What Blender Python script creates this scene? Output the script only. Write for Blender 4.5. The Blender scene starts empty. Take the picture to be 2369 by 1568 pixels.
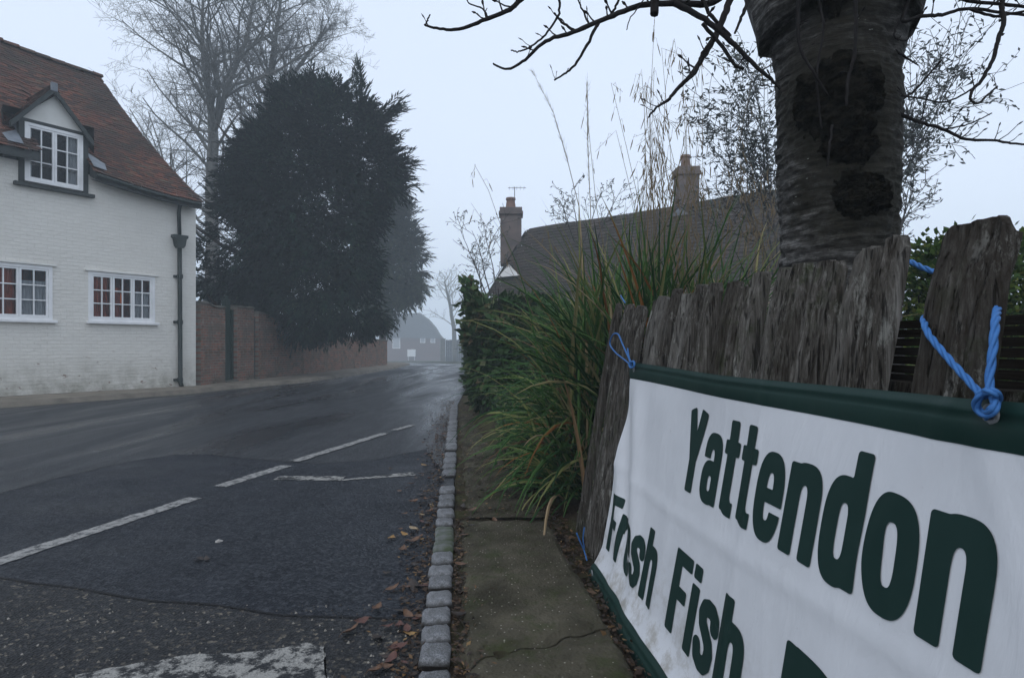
import bpy, math, random
import numpy as np
from mathutils import Vector, noise, Matrix

C = bpy.context.scene.collection
F, CX, HY, H = 1400.0, 1184.5, 797.0, 1.15      # focal length, principal x, horizon (pixels of a 2369 wide picture), eye height
PI = math.pi
V = Vector

def P(x, y, d):                      # the world point that stands d metres ahead
    return V(((x - CX) / F * d, d, H + (HY - y) / F * d))

def gz(y):                           # the lane falls away gently in the distance
    if y < 30: return 0.0
    t = min(y - 30, 150)
    return -0.024 * t + (0.024 * 3 * (1 - math.exp(-t / 3.0)))

def smooth(a, b, x):
    t = max(0, min(1, (x - a) / (b - a))); return t * t * (3 - 2 * t)

def nz(x, y=0.0, z=0.0): return noise.noise(V((x, y, z)))

# ------------------------------------------------------------------ objects
ORG = {}
def tag(o, label=None, cat=None, group=None, kind=None):
    if label: o['label'] = label
    if cat: o['category'] = cat
    if group: o['group'] = group
    if kind: o['kind'] = kind
    return o

def thing(name, label, cat, loc=(0, 0, 0), rz=0.0, group=None):
    o = bpy.data.objects.new(name, None); C.objects.link(o)
    o.empty_display_size = .2
    o.location = loc; o.rotation_euler = (0, 0, rz)
    ORG[o] = (V(loc), rz)
    return tag(o, label, cat, group)

class MB:
    def __init__(s): s.v = []; s.f = []; s.m = []
    def add(s, vs, fs, mi=0):
        b = len(s.v); s.v.extend([tuple(p) for p in vs]); s.f.extend([tuple(i + b for i in f) for f in fs]); s.m.extend([mi] * len(fs))
    def quad(s, a, b, c, d, mi=0): s.add([a, b, c, d], [(0, 1, 2, 3)], mi)
    def box(s, lo, hi, mi=0, bev=0.0):
        (x0, y0, z0), (x1, y1, z1) = lo, hi
        if bev <= 0:
            s.add([(x0,y0,z0),(x1,y0,z0),(x1,y1,z0),(x0,y1,z0),(x0,y0,z1),(x1,y0,z1),(x1,y1,z1),(x0,y1,z1)],
                  [(0,3,2,1),(4,5,6,7),(0,1,5,4),(1,2,6,5),(2,3,7,6),(3,0,4,7)], mi)
            return
        vs = []; idx = {}
        for a in (0, 1):
            for b in (0, 1):
                for c in (0, 1):
                    p = [x1 if a else x0, y1 if b else y0, z1 if c else z0]
                    for k in range(3):
                        q = list(p)
                        for j in range(3):
                            if j != k:
                                q[j] += -bev if (a, b, c)[j] else bev
                        idx[(a, b, c, k)] = len(vs); vs.append(q)
        fs = []
        g = lambda *t: idx[t]
        for k in range(3):
            o1, o2 = [j for j in range(3) if j != k]
            for sgn in (0, 1):
                loop = []
                for (u, w) in ((0, 0), (1, 0), (1, 1), (0, 1)):
                    t = [0, 0, 0]; t[k] = sgn; t[o1] = u; t[o2] = w
                    loop.append(g(*t, k))
                fs.append(tuple(loop))
        for k in range(3):
            o1, o2 = [j for j in range(3) if j != k]
            for u in (0, 1):
                for w in (0, 1):
                    t0 = [0, 0, 0]; t0[o1] = u; t0[o2] = w; t1 = list(t0); t1[k] = 1
                    fs.append((g(*t0, o1), g(*t1, o1), g(*t1, o2), g(*t0, o2)))
        for a in (0, 1):
            for b in (0, 1):
                for c in (0, 1):
                    fs.append((g(a, b, c, 0), g(a, b, c, 1), g(a, b, c, 2)))
        s.add(vs, fs, mi)
    def tube(s, pts, rad, n=6, cap=True, mi=0):
        pts = [V(p) for p in pts]; k = len(pts)
        if k < 2: return
        if not hasattr(rad, '__len__'): rad = [rad] * k
        t0 = (pts[1] - pts[0]).normalized()
        u = t0.orthogonal().normalized()
        vs = []; fs = []
        for i in range(k):
            t = (pts[min(i + 1, k - 1)] - pts[max(i - 1, 0)])
            if t.length < 1e-9: t = t0
            t.normalize()
            u = (u - t * u.dot(t))
            if u.length < 1e-6: u = t.orthogonal()
            u.normalize(); w = t.cross(u)
            for j in range(n):
                a = 2 * PI * j / n
                vs.append(pts[i] + (u * math.cos(a) + w * math.sin(a)) * rad[i])
        for i in range(k - 1):
            for j in range(n):
                j2 = (j + 1) % n
                fs.append((i * n + j, i * n + j2, (i + 1) * n + j2, (i + 1) * n + j))
        if cap:
            fs.append(tuple(range(n - 1, -1, -1))); fs.append(tuple((k - 1) * n + j for j in range(n)))
        s.add(vs, fs, mi)
    def grid(s, fn, us, vs_, mi=0, flip=False):
        nu, nv = len(us), len(vs_)
        pts = [fn(u, v) for v in vs_ for u in us]
        fs = []
        for j in range(nv - 1):
            for i in range(nu - 1):
                q = (j * nu + i, j * nu + i + 1, (j + 1) * nu + i + 1, (j + 1) * nu + i)
                fs.append(q[::-1] if flip else q)
        s.add(pts, fs, mi)
    def build(s, name, mat, parent=None, smooth_=False, local=False, loc=None, recalc=False):
        me = bpy.data.meshes.new(name)
        if parent is not None:
            p = parent
            while p not in ORG: p = p.parent
            o0, rz = ORG[p]
        else:
            o0, rz = V(loc) if loc is not None else V((0, 0, 0)), 0.0
        if local: vs = s.v
        else:
            M = Matrix.Rotation(-rz, 4, 'Z')
            vs = [tuple(M @ (V(p_) - o0)) if rz else (p_[0] - o0.x, p_[1] - o0.y, p_[2] - o0.z) for p_ in s.v]
        me.from_pydata([tuple(q) for q in vs], [], s.f)
        mats = mat if isinstance(mat, (list, tuple)) else [mat]
        for m in mats: me.materials.append(m)
        if len(mats) > 1: me.polygons.foreach_set('material_index', s.m)
        if smooth_: me.polygons.foreach_set('use_smooth', [True] * len(me.polygons))
        if recalc:
            import bmesh
            bm = bmesh.new(); bm.from_mesh(me); bmesh.ops.recalc_face_normals(bm, faces=bm.faces[:]); bm.to_mesh(me); bm.free()
        me.update()
        o = bpy.data.objects.new(name, me); C.objects.link(o)
        if parent is not None: o.parent = parent
        else: o.location = o0
        return o

def struct(o): return tag(o, kind='structure')

# ------------------------------------------------------------------ materials
class NM:
    def __init__(s, name):
        m = s.m = bpy.data.materials.new(name); m.use_nodes = True
        s.t = m.node_tree; s.t.nodes.clear()
        s.out = s.n('ShaderNodeOutputMaterial'); s.b = s.n('ShaderNodeBsdfPrincipled')
        s.l(s.b.outputs[0], s.out.inputs[0])
        s.co = s.n('ShaderNodeTexCoord').outputs['Object']
    def n(s, k, **kw):
        x = s.t.nodes.new(k)
        for a, b in kw.items(): setattr(x, a, b)
        return x
    def l(s, a, b): s.t.links.new(a, b)
    def val(s, sock, v):
        if hasattr(v, 'links') or isinstance(v, bpy.types.NodeSocket): s.l(v, sock)
        else: sock.default_value = v
    def map(s, scale=(1, 1, 1), rot=(0, 0, 0), vec=None):
        x = s.n('ShaderNodeMapping'); x.inputs['Scale'].default_value = scale; x.inputs['Rotation'].default_value = rot
        s.l(vec or s.co, x.inputs[0]); return x.outputs[0]
    def noise(s, sc, det=4, rough=.55, vec=None, dist=0.0):
        x = s.n('ShaderNodeTexNoise'); x.inputs['Scale'].default_value = sc; x.inputs['Detail'].default_value = det
        x.inputs['Roughness'].default_value = rough; x.inputs['Distortion'].default_value = dist
        s.l(vec or s.co, x.inputs['Vector']); return x.outputs['Fac']
    def voro(s, sc, vec=None, out='Distance', feature='F1', rnd=1.0):
        x = s.n('ShaderNodeTexVoronoi', feature=feature); x.inputs['Scale'].default_value = sc; x.inputs['Randomness'].default_value = rnd
        s.l(vec or s.co, x.inputs['Vector']); return x.outputs[out]
    def brick(s, sc, c1, c2, mortar, w=.5, h=.25, ms=.02, vec=None):
        x = s.n('ShaderNodeTexBrick'); x.inputs['Scale'].default_value = sc
        x.inputs['Color1'].default_value = (*c1, 1); x.inputs['Color2'].default_value = (*c2, 1); x.inputs['Mortar'].default_value = (*mortar, 1)
        x.inputs['Brick Width'].default_value = w; x.inputs['Row Height'].default_value = h; x.inputs['Mortar Size'].default_value = ms
        x.inputs['Mortar Smooth'].default_value = .3
        s.l(vec or s.co, x.inputs['Vector']); return x
    def ramp(s, fac, stops):
        x = s.n('ShaderNodeValToRGB'); r = x.color_ramp
        while len(r.elements) < len(stops): r.elements.new(.5)
        for e, (p, c) in zip(r.elements, stops):
            e.position = p; e.color = (*c, 1) if hasattr(c, '__len__') else (c, c, c, 1)
        s.l(fac, x.inputs[0]); return x.outputs[0]
    def mix(s, fac, a, b, mode='MIX'):
        x = s.n('ShaderNodeMix', data_type='RGBA', blend_type=mode)
        for sock, v in ((x.inputs[0], fac), (x.inputs[6], a), (x.inputs[7], b)):
            if isinstance(v, bpy.types.NodeSocket): s.l(v, sock)
            elif hasattr(v, '__len__'): sock.default_value = (*v, 1)
            else: sock.default_value = v
        return x.outputs[2]
    def math(s, op, a, b=0.0, clamp=False):
        x = s.n('ShaderNodeMath', operation=op); x.use_clamp = clamp
        for sock, v in ((x.inputs[0], a), (x.inputs[1], b)):
            s.val(sock, v)
        return x.outputs[0]
    def island(s): return s.n('ShaderNodeNewGeometry').outputs['Random Per Island']
    def objrand(s): return s.n('ShaderNodeObjectInfo').outputs['Random']
    def xz(s):
        a = s.n('ShaderNodeSeparateXYZ'); b = s.n('ShaderNodeCombineXYZ'); s.l(s.co, a.inputs[0])
        s.l(a.outputs[0], b.inputs[0]); s.l(a.outputs[2], b.inputs[1]); return b.outputs[0]
    def axis(s, i):
        a = s.n('ShaderNodeSeparateXYZ'); s.l(s.co, a.inputs[0]); return a.outputs[i]
    def bump(s, hgt, st=.4, dist=.01):
        x = s.n('ShaderNodeBump'); x.inputs['Strength'].default_value = st; x.inputs['Distance'].default_value = dist
        s.l(hgt, x.inputs['Height']); s.l(x.outputs[0], s.b.inputs['Normal']); return x
    def col(s, c):
        i = s.b.inputs['Base Color']
        if isinstance(c, bpy.types.NodeSocket): s.l(c, i)
        else: i.default_value = (*c, 1)
        return s
    def rough(s, r, spec=None):
        s.val(s.b.inputs['Roughness'], r)
        if spec is not None: s.b.inputs['Specular IOR Level'].default_value = spec
        return s

def simple(name, c1, c2=None, sc=6, rough=.75, bump=0.0, spec=.12, bsc=40, stretch=(1, 1, 1)):
    k = NM(name)
    v = k.map(stretch)
    if c2: k.col(k.mix(k.ramp(k.noise(sc, 5, vec=v), [(.35, 0), (.65, 1)]), c1, c2))
    else: k.col(c1)
    k.rough(rough, spec)
    if bump: k.bump(k.noise(bsc, 5, vec=v), bump)
    return k.m

def leafmat(name, stops, rough=.6, trans=0.0, spec=.25, clump=None):
    k = NM(name); c = k.ramp(k.island(), stops)
    if clump: c = k.mix(1.0, c, k.ramp(k.noise(clump[0], 4, .6), [(.36, (clump[1],) * 3), (.64, (1.0,) * 3)]), 'MULTIPLY')      # noise patches of darker and paler boughs
    k.col(c); k.rough(rough, spec)
    if trans:
        t = k.n('ShaderNodeBsdfTranslucent'); k.l(k.b.inputs['Base Color'].links[0].from_socket, t.inputs[0])
        mx = k.n('ShaderNodeMixShader'); mx.inputs[0].default_value = trans
        k.l(k.b.outputs[0], mx.inputs[1]); k.l(t.outputs[0], mx.inputs[2]); k.l(mx.outputs[0], k.out.inputs[0])
    return k.m

MT = {}
def mats():
    # asphalt of the lane: worn, damp, with polished tracks
    k = NM('asphalt')
    n1 = k.ramp(k.noise(.35, 4, vec=k.map((1.0, .35, 1))), [(.35, 0), (.7, 1)])
    n2 = k.voro(62, out='Color'); n3 = k.noise(9, 6, .7)
    base = k.mix(n1, (.0070, .0085, .011), (.0145, .0165, .020))
    base = k.mix(k.ramp(k.noise(2.2, 7, .72), [(.4, 0), (.66, .7)]), base, (.024, .0265, .030))
    g = k.n('ShaderNodeSeparateColor'); k.l(n2, g.inputs[0])
    base = k.mix(k.ramp(g.outputs[0], [(.5, 0), (1, .75)]), base, (.060, .063, .067))
    base = k.mix(k.ramp(n3, [(.3, .5), (.6, 0)]), base, (.018, .019, .022))
    k.col(base)
    wet = k.noise(.55, 5, .6, vec=k.map((1.6, .25, 1)), dist=.6)
    k.rough(k.ramp(wet, [(.40, .22), (.6, .60)]), .24)
    k.bump(k.math('ADD', k.voro(70), k.math('MULTIPLY', n3, .6)), .7, .006); MT['asphalt'] = k.m
    # rougher chip-dressed tarmac of the lay-by with loose stones
    k = NM('chip_tarmac')
    g = k.n('ShaderNodeSeparateColor'); k.l(k.voro(75, out='Color'), g.inputs[0])
    base = k.ramp(g.outputs[0], [(.0, (.008, .009, .010)), (.6, (.020, .021, .024)), (.88, (.042, .042, .042)), (.965, (.085, .075, .06)), (1, (.17, .15, .12))])
    k.col(k.mix(k.ramp(k.noise(3, 5), [(.4, 0), (.7, .7)]), base, (.012, .012, .013))); k.rough(.62, .2)
    k.bump(k.math('ADD', k.voro(75), k.noise(20, 4)), .9, .008); MT['chip'] = k.m
    k = NM('new_asphalt')
    n3 = k.noise(3, 8, .75); g = k.n('ShaderNodeSeparateColor'); k.l(k.voro(75, out='Color'), g.inputs[0])
    base = k.mix(k.ramp(n3, [(.35, 0), (.65, 1)]), (.0065, .008, .0115), (.0145, .017, .0225))
    k.col(k.mix(k.ramp(g.outputs[0], [(.5, 0), (1, .75)]), base, (.052, .056, .064)))
    k.rough(k.ramp(k.noise(1.3, 5, .6), [(.35, .40), (.65, .64)]), .13)
    k.bump(k.math('ADD', k.voro(75), k.noise(30, 4)), .8, .006); MT['asphalt2'] = k.m
    k = NM('worn_road_paint')
    wear = k.ramp(k.noise(22, 9, .8), [(.42, 0), (.52, 1)])
    k.col(k.mix(wear, (.03, .032, .035), k.mix(k.noise(5, 4), (.31, .305, .295), (.19, .187, .18)))); k.rough(.6, .2)
    k.bump(k.voro(170), .4, .003); MT['paint'] = k.m
    k = NM('badly_worn_paint')
    wear = k.ramp(k.noise(9, 9, .82), [(.46, 0), (.53, 1)])
    wear = k.mix(k.ramp(k.voro(9, out='Distance'), [(.05, 0), (.2, 1)]), (0, 0, 0), wear)
    k.col(k.mix(wear, (.018, .019, .021), (.25, .245, .23))); k.rough(.65, .2); k.bump(k.voro(90), .8, .006); MT['paint2'] = k.m
    MT['seam'] = simple('bitumen_seam', (.009, .009, .01), (.014, .014, .015), 8, .5, .3)
    # granite
    k = NM('granite_stone')
    g = k.n('ShaderNodeSeparateColor'); k.l(k.voro(260, out='Color'), g.inputs[0])
    base = k.mix(k.objrand(), (.085, .09, .098), (.15, .155, .166))
    base = k.mix(k.ramp(g.outputs[0], [(.3, 0), (.9, .7)]), base, (.26, .265, .28))
    k.col(k.mix(k.ramp(k.noise(14, 5, .7), [(.4, 0), (.65, .8)]), base, (.05, .05, .045)))
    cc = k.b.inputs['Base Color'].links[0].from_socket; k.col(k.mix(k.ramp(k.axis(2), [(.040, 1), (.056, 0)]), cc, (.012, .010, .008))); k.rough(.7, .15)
    k.bump(k.noise(45, 6, .7), .5, .006); MT['granite'] = k.m
    k = NM('mossy_granite')
    k.col(k.mix(k.ramp(k.noise(10, 5), [(.35, 0), (.6, 1)]), (.12, .125, .125), (.045, .06, .03))); k.rough(.8, .3)
    k.bump(k.noise(45, 6, .7), .5, .006); MT['granite_moss'] = k.m
    # mossy concrete path
    k = NM('mossy_concrete')
    base = k.mix(k.ramp(k.noise(3.2, 7, .65), [(.35, 0), (.68, 1)]), (.034, .031, .021), (.098, .088, .064))
    base = k.mix(k.ramp(k.noise(7, 6, .7), [(.5, 0), (.68, .8)]), base, (.034, .044, .014))
    g = k.n('ShaderNodeSeparateColor'); k.l(k.voro(70, out='Color'), g.inputs[0])
    stones = k.math('MULTIPLY', k.ramp(g.outputs[0], [(.86, 0), (.9, 1)]), k.ramp(k.voro(70), [(.16, 1), (.3, 0)]))
    soil_ = k.math('MULTIPLY', k.ramp(k.math('MULTIPLY', k.axis(1), .1), [(.26, .15), (.55, 1)]), k.ramp(k.noise(4.5, 8, .75), [(.44, 0), (.56, 1)]))
    base = k.mix(soil_, base, k.mix(k.noise(30, 5), (.012, .010, .007), (.040, .032, .020)))
    k.col(k.mix(k.math('MULTIPLY', stones, .75), base, (.36, .34, .29))); k.rough(.85, .08)
    k.bump(k.math('ADD', k.noise(28, 8, .7), k.math('MULTIPLY', k.voro(70), .4)), .9, .012); MT['path'] = k.m
    k = NM('damp_soil')
    base = k.mix(k.ramp(k.noise(9, 7, .7), [(.35, 0), (.65, 1)]), (.016, .012, .009), (.058, .043, .030))
    k.col(k.mix(k.ramp(k.noise(3, 7, .75), [(.46, 0), (.6, .85)]), base, (.058, .060, .028))); k.rough(.95, .04)
    k.bump(k.noise(24, 8, .75), 1.0, .03); MT['soil'] = k.m
    k = NM('far_pavement')
    k.col(k.mix(k.ramp(k.noise(2.5, 6, .65), [(.35, 0), (.65, 1)]), (.11, .095, .075), (.2, .175, .14))); k.rough(.8, .3)
    k.bump(k.noise(20, 6), .5, .01); MT['pave'] = k.m
    k = NM('grass_ground')
    k.col(k.mix(k.ramp(k.noise(2, 7, .7), [(.35, 0), (.65, 1)]), (.03, .038, .016), (.06, .055, .03))); k.rough(.95, .04)
    k.bump(k.noise(12, 8, .75), 1.0, .05); MT['ground'] = k.m
    # white painted brick
    k = NM('painted_brick')
    v = k.xz()
    dn = k.n('ShaderNodeTexNoise'); dn.inputs['Scale'].default_value = 2.3; dn.inputs['Detail'].default_value = 5; k.l(v, dn.inputs['Vector'])
    dm = k.n('ShaderNodeVectorMath', operation='MULTIPLY_ADD'); dm.inputs[1].default_value = (.05, .05, 0); k.l(dn.outputs['Color'], dm.inputs[0]); k.l(v, dm.inputs[2]); v = dm.outputs[0]
    br = k.brick(1, (1, 1, 1), (.8, .8, .8), (0, 0, 0), .235, .078, .007, vec=v)
    grime = k.ramp(k.noise(1.1, 7, .65), [(.4, 0), (.75, .5)])
    c = k.mix(grime, (.72, .695, .64), (.60, .575, .525))
    zz = k.axis(2)
    low = k.math('MULTIPLY', k.ramp(zz, [(.0, 1), (.85, 0)]), k.ramp(k.noise(3.5, 7, .7), [(.3, 0), (.65, 1)]))
    c = k.mix(low, c, (.30, .285, .235))
    flake = k.math('MULTIPLY', k.ramp(zz, [(.5, 1), (1.6, 0)]), k.ramp(k.noise(4.3, 8, .7, vec=k.map((1, 1, 2.2))), [(.61, 0), (.64, 1)]))
    c = k.mix(flake, c, (.20, .13, .095))
    c = k.mix(k.math('MULTIPLY', k.math('SUBTRACT', 1.0, br.outputs['Fac']), 0.0), c, (.4, .4, .4))
    k.col(k.mix(k.math('MULTIPLY', k.math('MULTIPLY', br.outputs['Fac'], k.ramp(k.noise(1.7, 5), [(.35, .2), (.65, 1)])), .16), c, (.40, .38, .34))); k.rough(.65, .15)
    hgt = k.math('ADD', k.math('MULTIPLY', br.outputs['Fac'], -.6), k.math('MULTIPLY', k.noise(5, 6, .65), 2.2))
    k.bump(hgt, .7, .018); MT['wall'] = k.m
    # clay tiles
    k = NM('clay_tiles')
    t = k.ramp(k.island(), [(0, (.095, .042, .031)), (.22, (.145, .058, .040)), (.45, (.085, .045, .034)), (.65, (.055, .036, .031)), (.82, (.175, .068, .044)), (.92, (.105, .075, .055)), (1, (.035, .028, .026))])
    t = k.mix(k.ramp(k.noise(.55, 6, .65), [(.40, 0), (.60, .8)]), t, (.046, .037, .032))
    t = k.mix(k.ramp(k.noise(5, 7, .7), [(.55, 0), (.68, .6)]), t, (.075, .075, .05))
    k.col(t); k.rough(.85, .1); k.bump(k.noise(30, 5), .5, .01); MT['tile'] = k.m
    MT['render'] = simple('cream_render', (.70, .69, .65), (.62, .61, .57), 3, .8, .25)
    MT['white'] = simple('white_gloss_paint', (.80, .80, .80), (.70, .70, .70), 4, .35, .05, .5)
    MT['black'] = simple('black_painted_timber', (.012, .017, .016), (.022, .027, .025), 6, .5, .1, .4)
    MT['green'] = simple('dark_green_paint', (.006, .021, .014), (.010, .030, .021), 4, .45, .1, .4)
    MT['iron'] = simple('green_black_iron', (.010, .018, .016), (.018, .026, .022), 8, .5, .1, .4)
    MT['lead'] = simple('lead_sheet', (.17, .19, .215), (.11, .125, .145), 6, .5, .2, .5)
    MT['dark'] = simple('dark_room', (.012, .010, .009), None, 1, .9)
    MT['redroom'] = simple('red_room_wall', (.50, .12, .06), (.20, .05, .03), 3.5, .8)
    MT['orange'] = simple('orange_lampshade', (.55, .14, .025), (.35, .08, .02), 6, .7)
    MT['net'] = simple('net_curtain', (.42, .43, .45), (.30, .31, .33), 5, .9, .6, .2, 30, (6, 6, .5))
    k = NM('window_glass')
    k.t.nodes.remove(k.b)
    g = k.n('ShaderNodeBsdfGlossy'); g.inputs['Roughness'].default_value = .05; g.inputs[0].default_value = (.8, .85, .9, 1)
    tr = k.n('ShaderNodeBsdfTransparent'); tr.inputs[0].default_value = (.86, .88, .88, 1)
    fr = k.n('ShaderNodeFresnel'); fr.inputs[0].default_value = 1.3
    mx = k.n('ShaderNodeMixShader'); k.l(fr.outputs[0], mx.inputs[0]); k.l(tr.outputs[0], mx.inputs[1]); k.l(g.outputs[0], mx.inputs[2]); k.l(mx.outputs[0], k.out.inputs[0])
    MT['glass'] = k.m
    # old red brick
    k = NM('old_brick')
    v = k.xz()
    br = k.brick(1, (.30, .125, .08), (.16, .10, .078), (.22, .195, .165), .225, .075, .012, vec=v)
    c = k.mix(k.ramp(k.noise(1.6, 7, .7), [(.45, 0), (.62, .9)]), br.outputs['Color'], (.15, .125, .10))
    c = k.mix(k.ramp(k.noise(5, 7, .7), [(.55, 0), (.66, .7)]), c, (.27, .25, .225))
    c = k.mix(k.ramp(k.noise(2.7, 6, .7), [(.52, 0), (.64, .6)]), c, (.05, .056, .035))
    k.col(c); k.rough(.92, .06)
    k.bump(k.math('ADD', k.math('MULTIPLY', br.outputs['Fac'], -.8), k.noise(14, 6, .7)), .9, .02); MT['brick'] = k.m
    MT['brickred'] = simple('red_brick_far', (.13, .058, .042), (.085, .05, .042), 2, .9, .3)
    MT['coping'] = simple('mossy_coping', (.075, .075, .06), (.13, .12, .10), 4, .9, .6)
    # bark
    k = NM('tree_bark'); k.col(k.mix(k.noise(6, 6, .7, vec=k.map((1, 1, .3))), (.10, .10, .095), (.17, .17, .16))); k.rough(.95, .05); k.bump(k.noise(20, 6), .5, .02); MT['bark'] = k.m
    k = NM('yew_bark'); k.col((.04, .028, .02)); k.rough(.9, .2); MT['yewbark'] = k.m
    k = NM('cherry_bark')
    wv = k.n('ShaderNodeTexWave', wave_type='BANDS', bands_direction='Z', wave_profile='SIN')
    for a_, b_ in (('Scale', 6.5), ('Distortion', 9.0), ('Detail', 6.0), ('Detail Scale', .9), ('Detail Roughness', .68)): wv.inputs[a_].default_value = b_
    k.l(k.map((.9, .9, 1)), wv.inputs['Vector'])
    fine = k.noise(7, 8, .75, vec=k.map((1.5, 1.5, 15)))
    bands = k.math('ADD', k.math('MULTIPLY', k.math('ADD', k.math('MULTIPLY', k.noise(26, 7, .7, vec=k.map((1, 1, 1.6))), .7), k.math('MULTIPLY', wv.outputs['Fac'], .3)), .38), k.math('MULTIPLY', fine, .62))
    big = k.noise(3.0, 5, .6)
    c = k.ramp(bands, [(.30, (.007, .006, .006)), (.43, (.032, .030, .028)), (.53, (.088, .085, .080)), (.65, (.25, .245, .235))])
    c = k.mix(k.ramp(big, [(.44, 0), (.64, .6)]), c, (.012, .011, .010))
    for ctr, r0, r1 in (((-.09, -.18, 1.86), .17, .33), ((.02, -.2, 1.52), .12, .27), ((-.09, -.2, 2.28), .10, .24), ((-.16, -.12, 1.52), .03, .13)):
        ds = k.n('ShaderNodeVectorMath', operation='DISTANCE'); k.l(k.co, ds.inputs[0]); ds.inputs[1].default_value = ctr
        dd = k.math('ADD', ds.outputs['Value'], k.math('MULTIPLY', k.math('SUBTRACT', k.noise(9, 7, .75), .5), .34))
        c = k.mix(k.ramp(dd, [(r0, .95), (r1, 0)]), c, k.mix(k.noise(30, 6, .7), (.006, .006, .004), (.034, .031, .022)))
    fl = k.math('MULTIPLY', k.ramp(k.voro(24, vec=k.map((1, 1, 2.4))), [(.05, 1), (.12, 0)]), k.ramp(k.noise(5, 3), [(.58, 0), (.62, 1)]))
    k.col(k.mix(fl, c, (.25, .26, .24))); k.rough(.8, .12)
    k.bump(k.math('ADD', bands, k.math('MULTIPLY', k.noise(40, 6, .7), .35)), 1.0, .02); MT['cherry'] = k.m
    k = NM('burr_bark'); k.col(k.mix(k.ramp(k.noise(22, 7, .75), [(.36, 0), (.7, 1)]), (.004, .004, .003), (.034, .031, .024))); k.rough(1, .0)
    k.bump(k.noise(40, 8, .8), 1.0, .03); MT['burr'] = k.m
    MT['twig'] = simple('dark_twig', (.010, .009, .009), (.022, .020, .02), 20, .85, .2, .08)
    MT['twig2'] = simple('mist_greyed_twig', (.05, .05, .05), (.08, .08, .08), 20, .9, 0, .03)  # shrub stems: the mist's greyness is put into the colour
    MT['lastleaf'] = leafmat('withered_leaf', [(0, (.06, .035, .02)), (1, (.12, .07, .03))])
    # weathered fence timber
    k = NM('weathered_timber')
    v = k.map((1, 1, .024))
    s1 = k.noise(58, 9, .74, vec=v, dist=.2)
    crk_ = k.ramp(k.noise(95, 5, .6, vec=k.map((1, 1, .016))), [(.36, 1), (.42, 0)])
    c = k.ramp(s1, [(.30, (.010, .009, .007)), (.43, (.042, .037, .031)), (.55, (.098, .091, .081)), (.70, (.24, .23, .212))])
    c = k.mix(k.ramp(k.objrand(), [(0, 0), (.4, .0), (1, .62)]), c, (.030, .025, .020))
    c = k.mix(k.ramp(k.objrand(), [(0, .5), (.4, 0)]), c, (.18, .172, .158))
    c = k.mix(k.math('MULTIPLY', crk_, .6), c, (.004, .003, .003))
    lich = k.math('MULTIPLY', k.ramp(k.noise(26, 8, .8, vec=k.map((1, 1, .3))), [(.54, 0), (.63, 1)]), k.ramp(k.noise(3.3, 4), [(.40, 0), (.62, .85)]))
    c = k.mix(lich, c, (.30, .30, .275))
    moss = k.math('MULTIPLY', k.ramp(k.noise(14, 7, .75), [(.5, 0), (.62, 1)]), k.ramp(k.noise(2.3, 4), [(.48, 0), (.62, .75)]))
    c = k.mix(moss, c, (.034, .042, .018))
    k.col(c); k.rough(.95, .03)
    k.bump(k.math('SUBTRACT', k.math('ADD', s1, k.math('MULTIPLY', k.noise(90, 6, .75), .4)), crk_), 1.0, .014); MT['timber'] = k.m
    k = NM('dark_slats'); k.col(k.mix(k.noise(20, 6, .7, vec=k.map((.1, .1, 1.5))), (.016, .013, .011), (.05, .042, .033))); k.rough(.9, .2); k.bump(k.noise(30, 6, vec=k.map((.1, .1, 1.5))), .8, .01); k.rough(.95, .03); MT['slat'] = k.m
    # banner
    k = NM('banner_vinyl')
    c = k.mix(k.ramp(k.noise(2.2, 6, .65), [(.4, 0), (.75, .6)]), (.565, .58, .61), (.47, .485, .515))
    c = k.mix(k.ramp(k.noise(38, 3, .5), [(.72, 0), (.76, .5)]), c, (.42, .43, .45))
    z_ = k.axis(2); spl = k.math('MULTIPLY', k.ramp(z_, [(.03, 1), (.42, 0)]), k.ramp(k.noise(11, 8, .75), [(.46, 0), (.62, .85)]))
    c = k.mix(spl, c, (.27, .25, .215))
    strk_ = k.ramp(k.noise(8, 6, .7, vec=k.map((1, 1, .12))), [(.56, 0), (.72, .16)]); c = k.mix(strk_, c, (.36, .37, .38))
    k.col(c); k.rough(.45, .3); k.bump(k.noise(5.5, 5, .6, vec=k.map((1, 1.6, .8), (.5, 0, 0)), dist=.8), .22, .02); MT['vinyl'] = k.m
    k = NM('green_vinyl'); k.col(k.mix(k.noise(5, 6, .65), (.0035, .018, .0145), (.008, .030, .025))); k.rough(.42, .22); k.bump(k.noise(30, 4), .12, .004); MT['hem'] = k.m
    k = NM('green_ink'); k.col(k.mix(k.noise(9, 5, .65), (.006, .022, .019), (.010, .030, .026))); k.rough(.5, .16); MT['ink'] = k.m
    k = NM('blue_rope'); k.col(k.mix(k.noise(60, 4, .7), (.025, .105, .31), (.06, .18, .42))); k.rough(.6, .15); k.bump(k.noise(250, 3), .5, .002); MT['rope'] = k.m
    # plants
    MT['yew'] = leafmat('yew_needles', [(0, (.006, .018, .014)), (.4, (.011, .033, .025)), (.8, (.020, .050, .034)), (1, (.042, .070, .040))], .8, 0, .03, (.9, .28))
    MT['bush'] = leafmat('evergreen_leaves', [(0, (.018, .030, .018)), (.6, (.03, .046, .024)), (1, (.055, .07, .035))], .8, 0, .03)
    MT['hedge'] = leafmat('hedge_leaves', [(0, (.018, .042, .018)), (.45, (.036, .08, .028)), (.78, (.07, .12, .045)), (.92, (.15, .17, .085)), (1, (.10, .06, .03))], .7, .12, .06, (1.6, .5))
    MT['privet'] = leafmat('privet_leaves', [(0, (.02, .045, .012)), (.5, (.045, .085, .02)), (.85, (.10, .14, .03)), (1, (.16, .17, .04))], .7, .12, .06)
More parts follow.
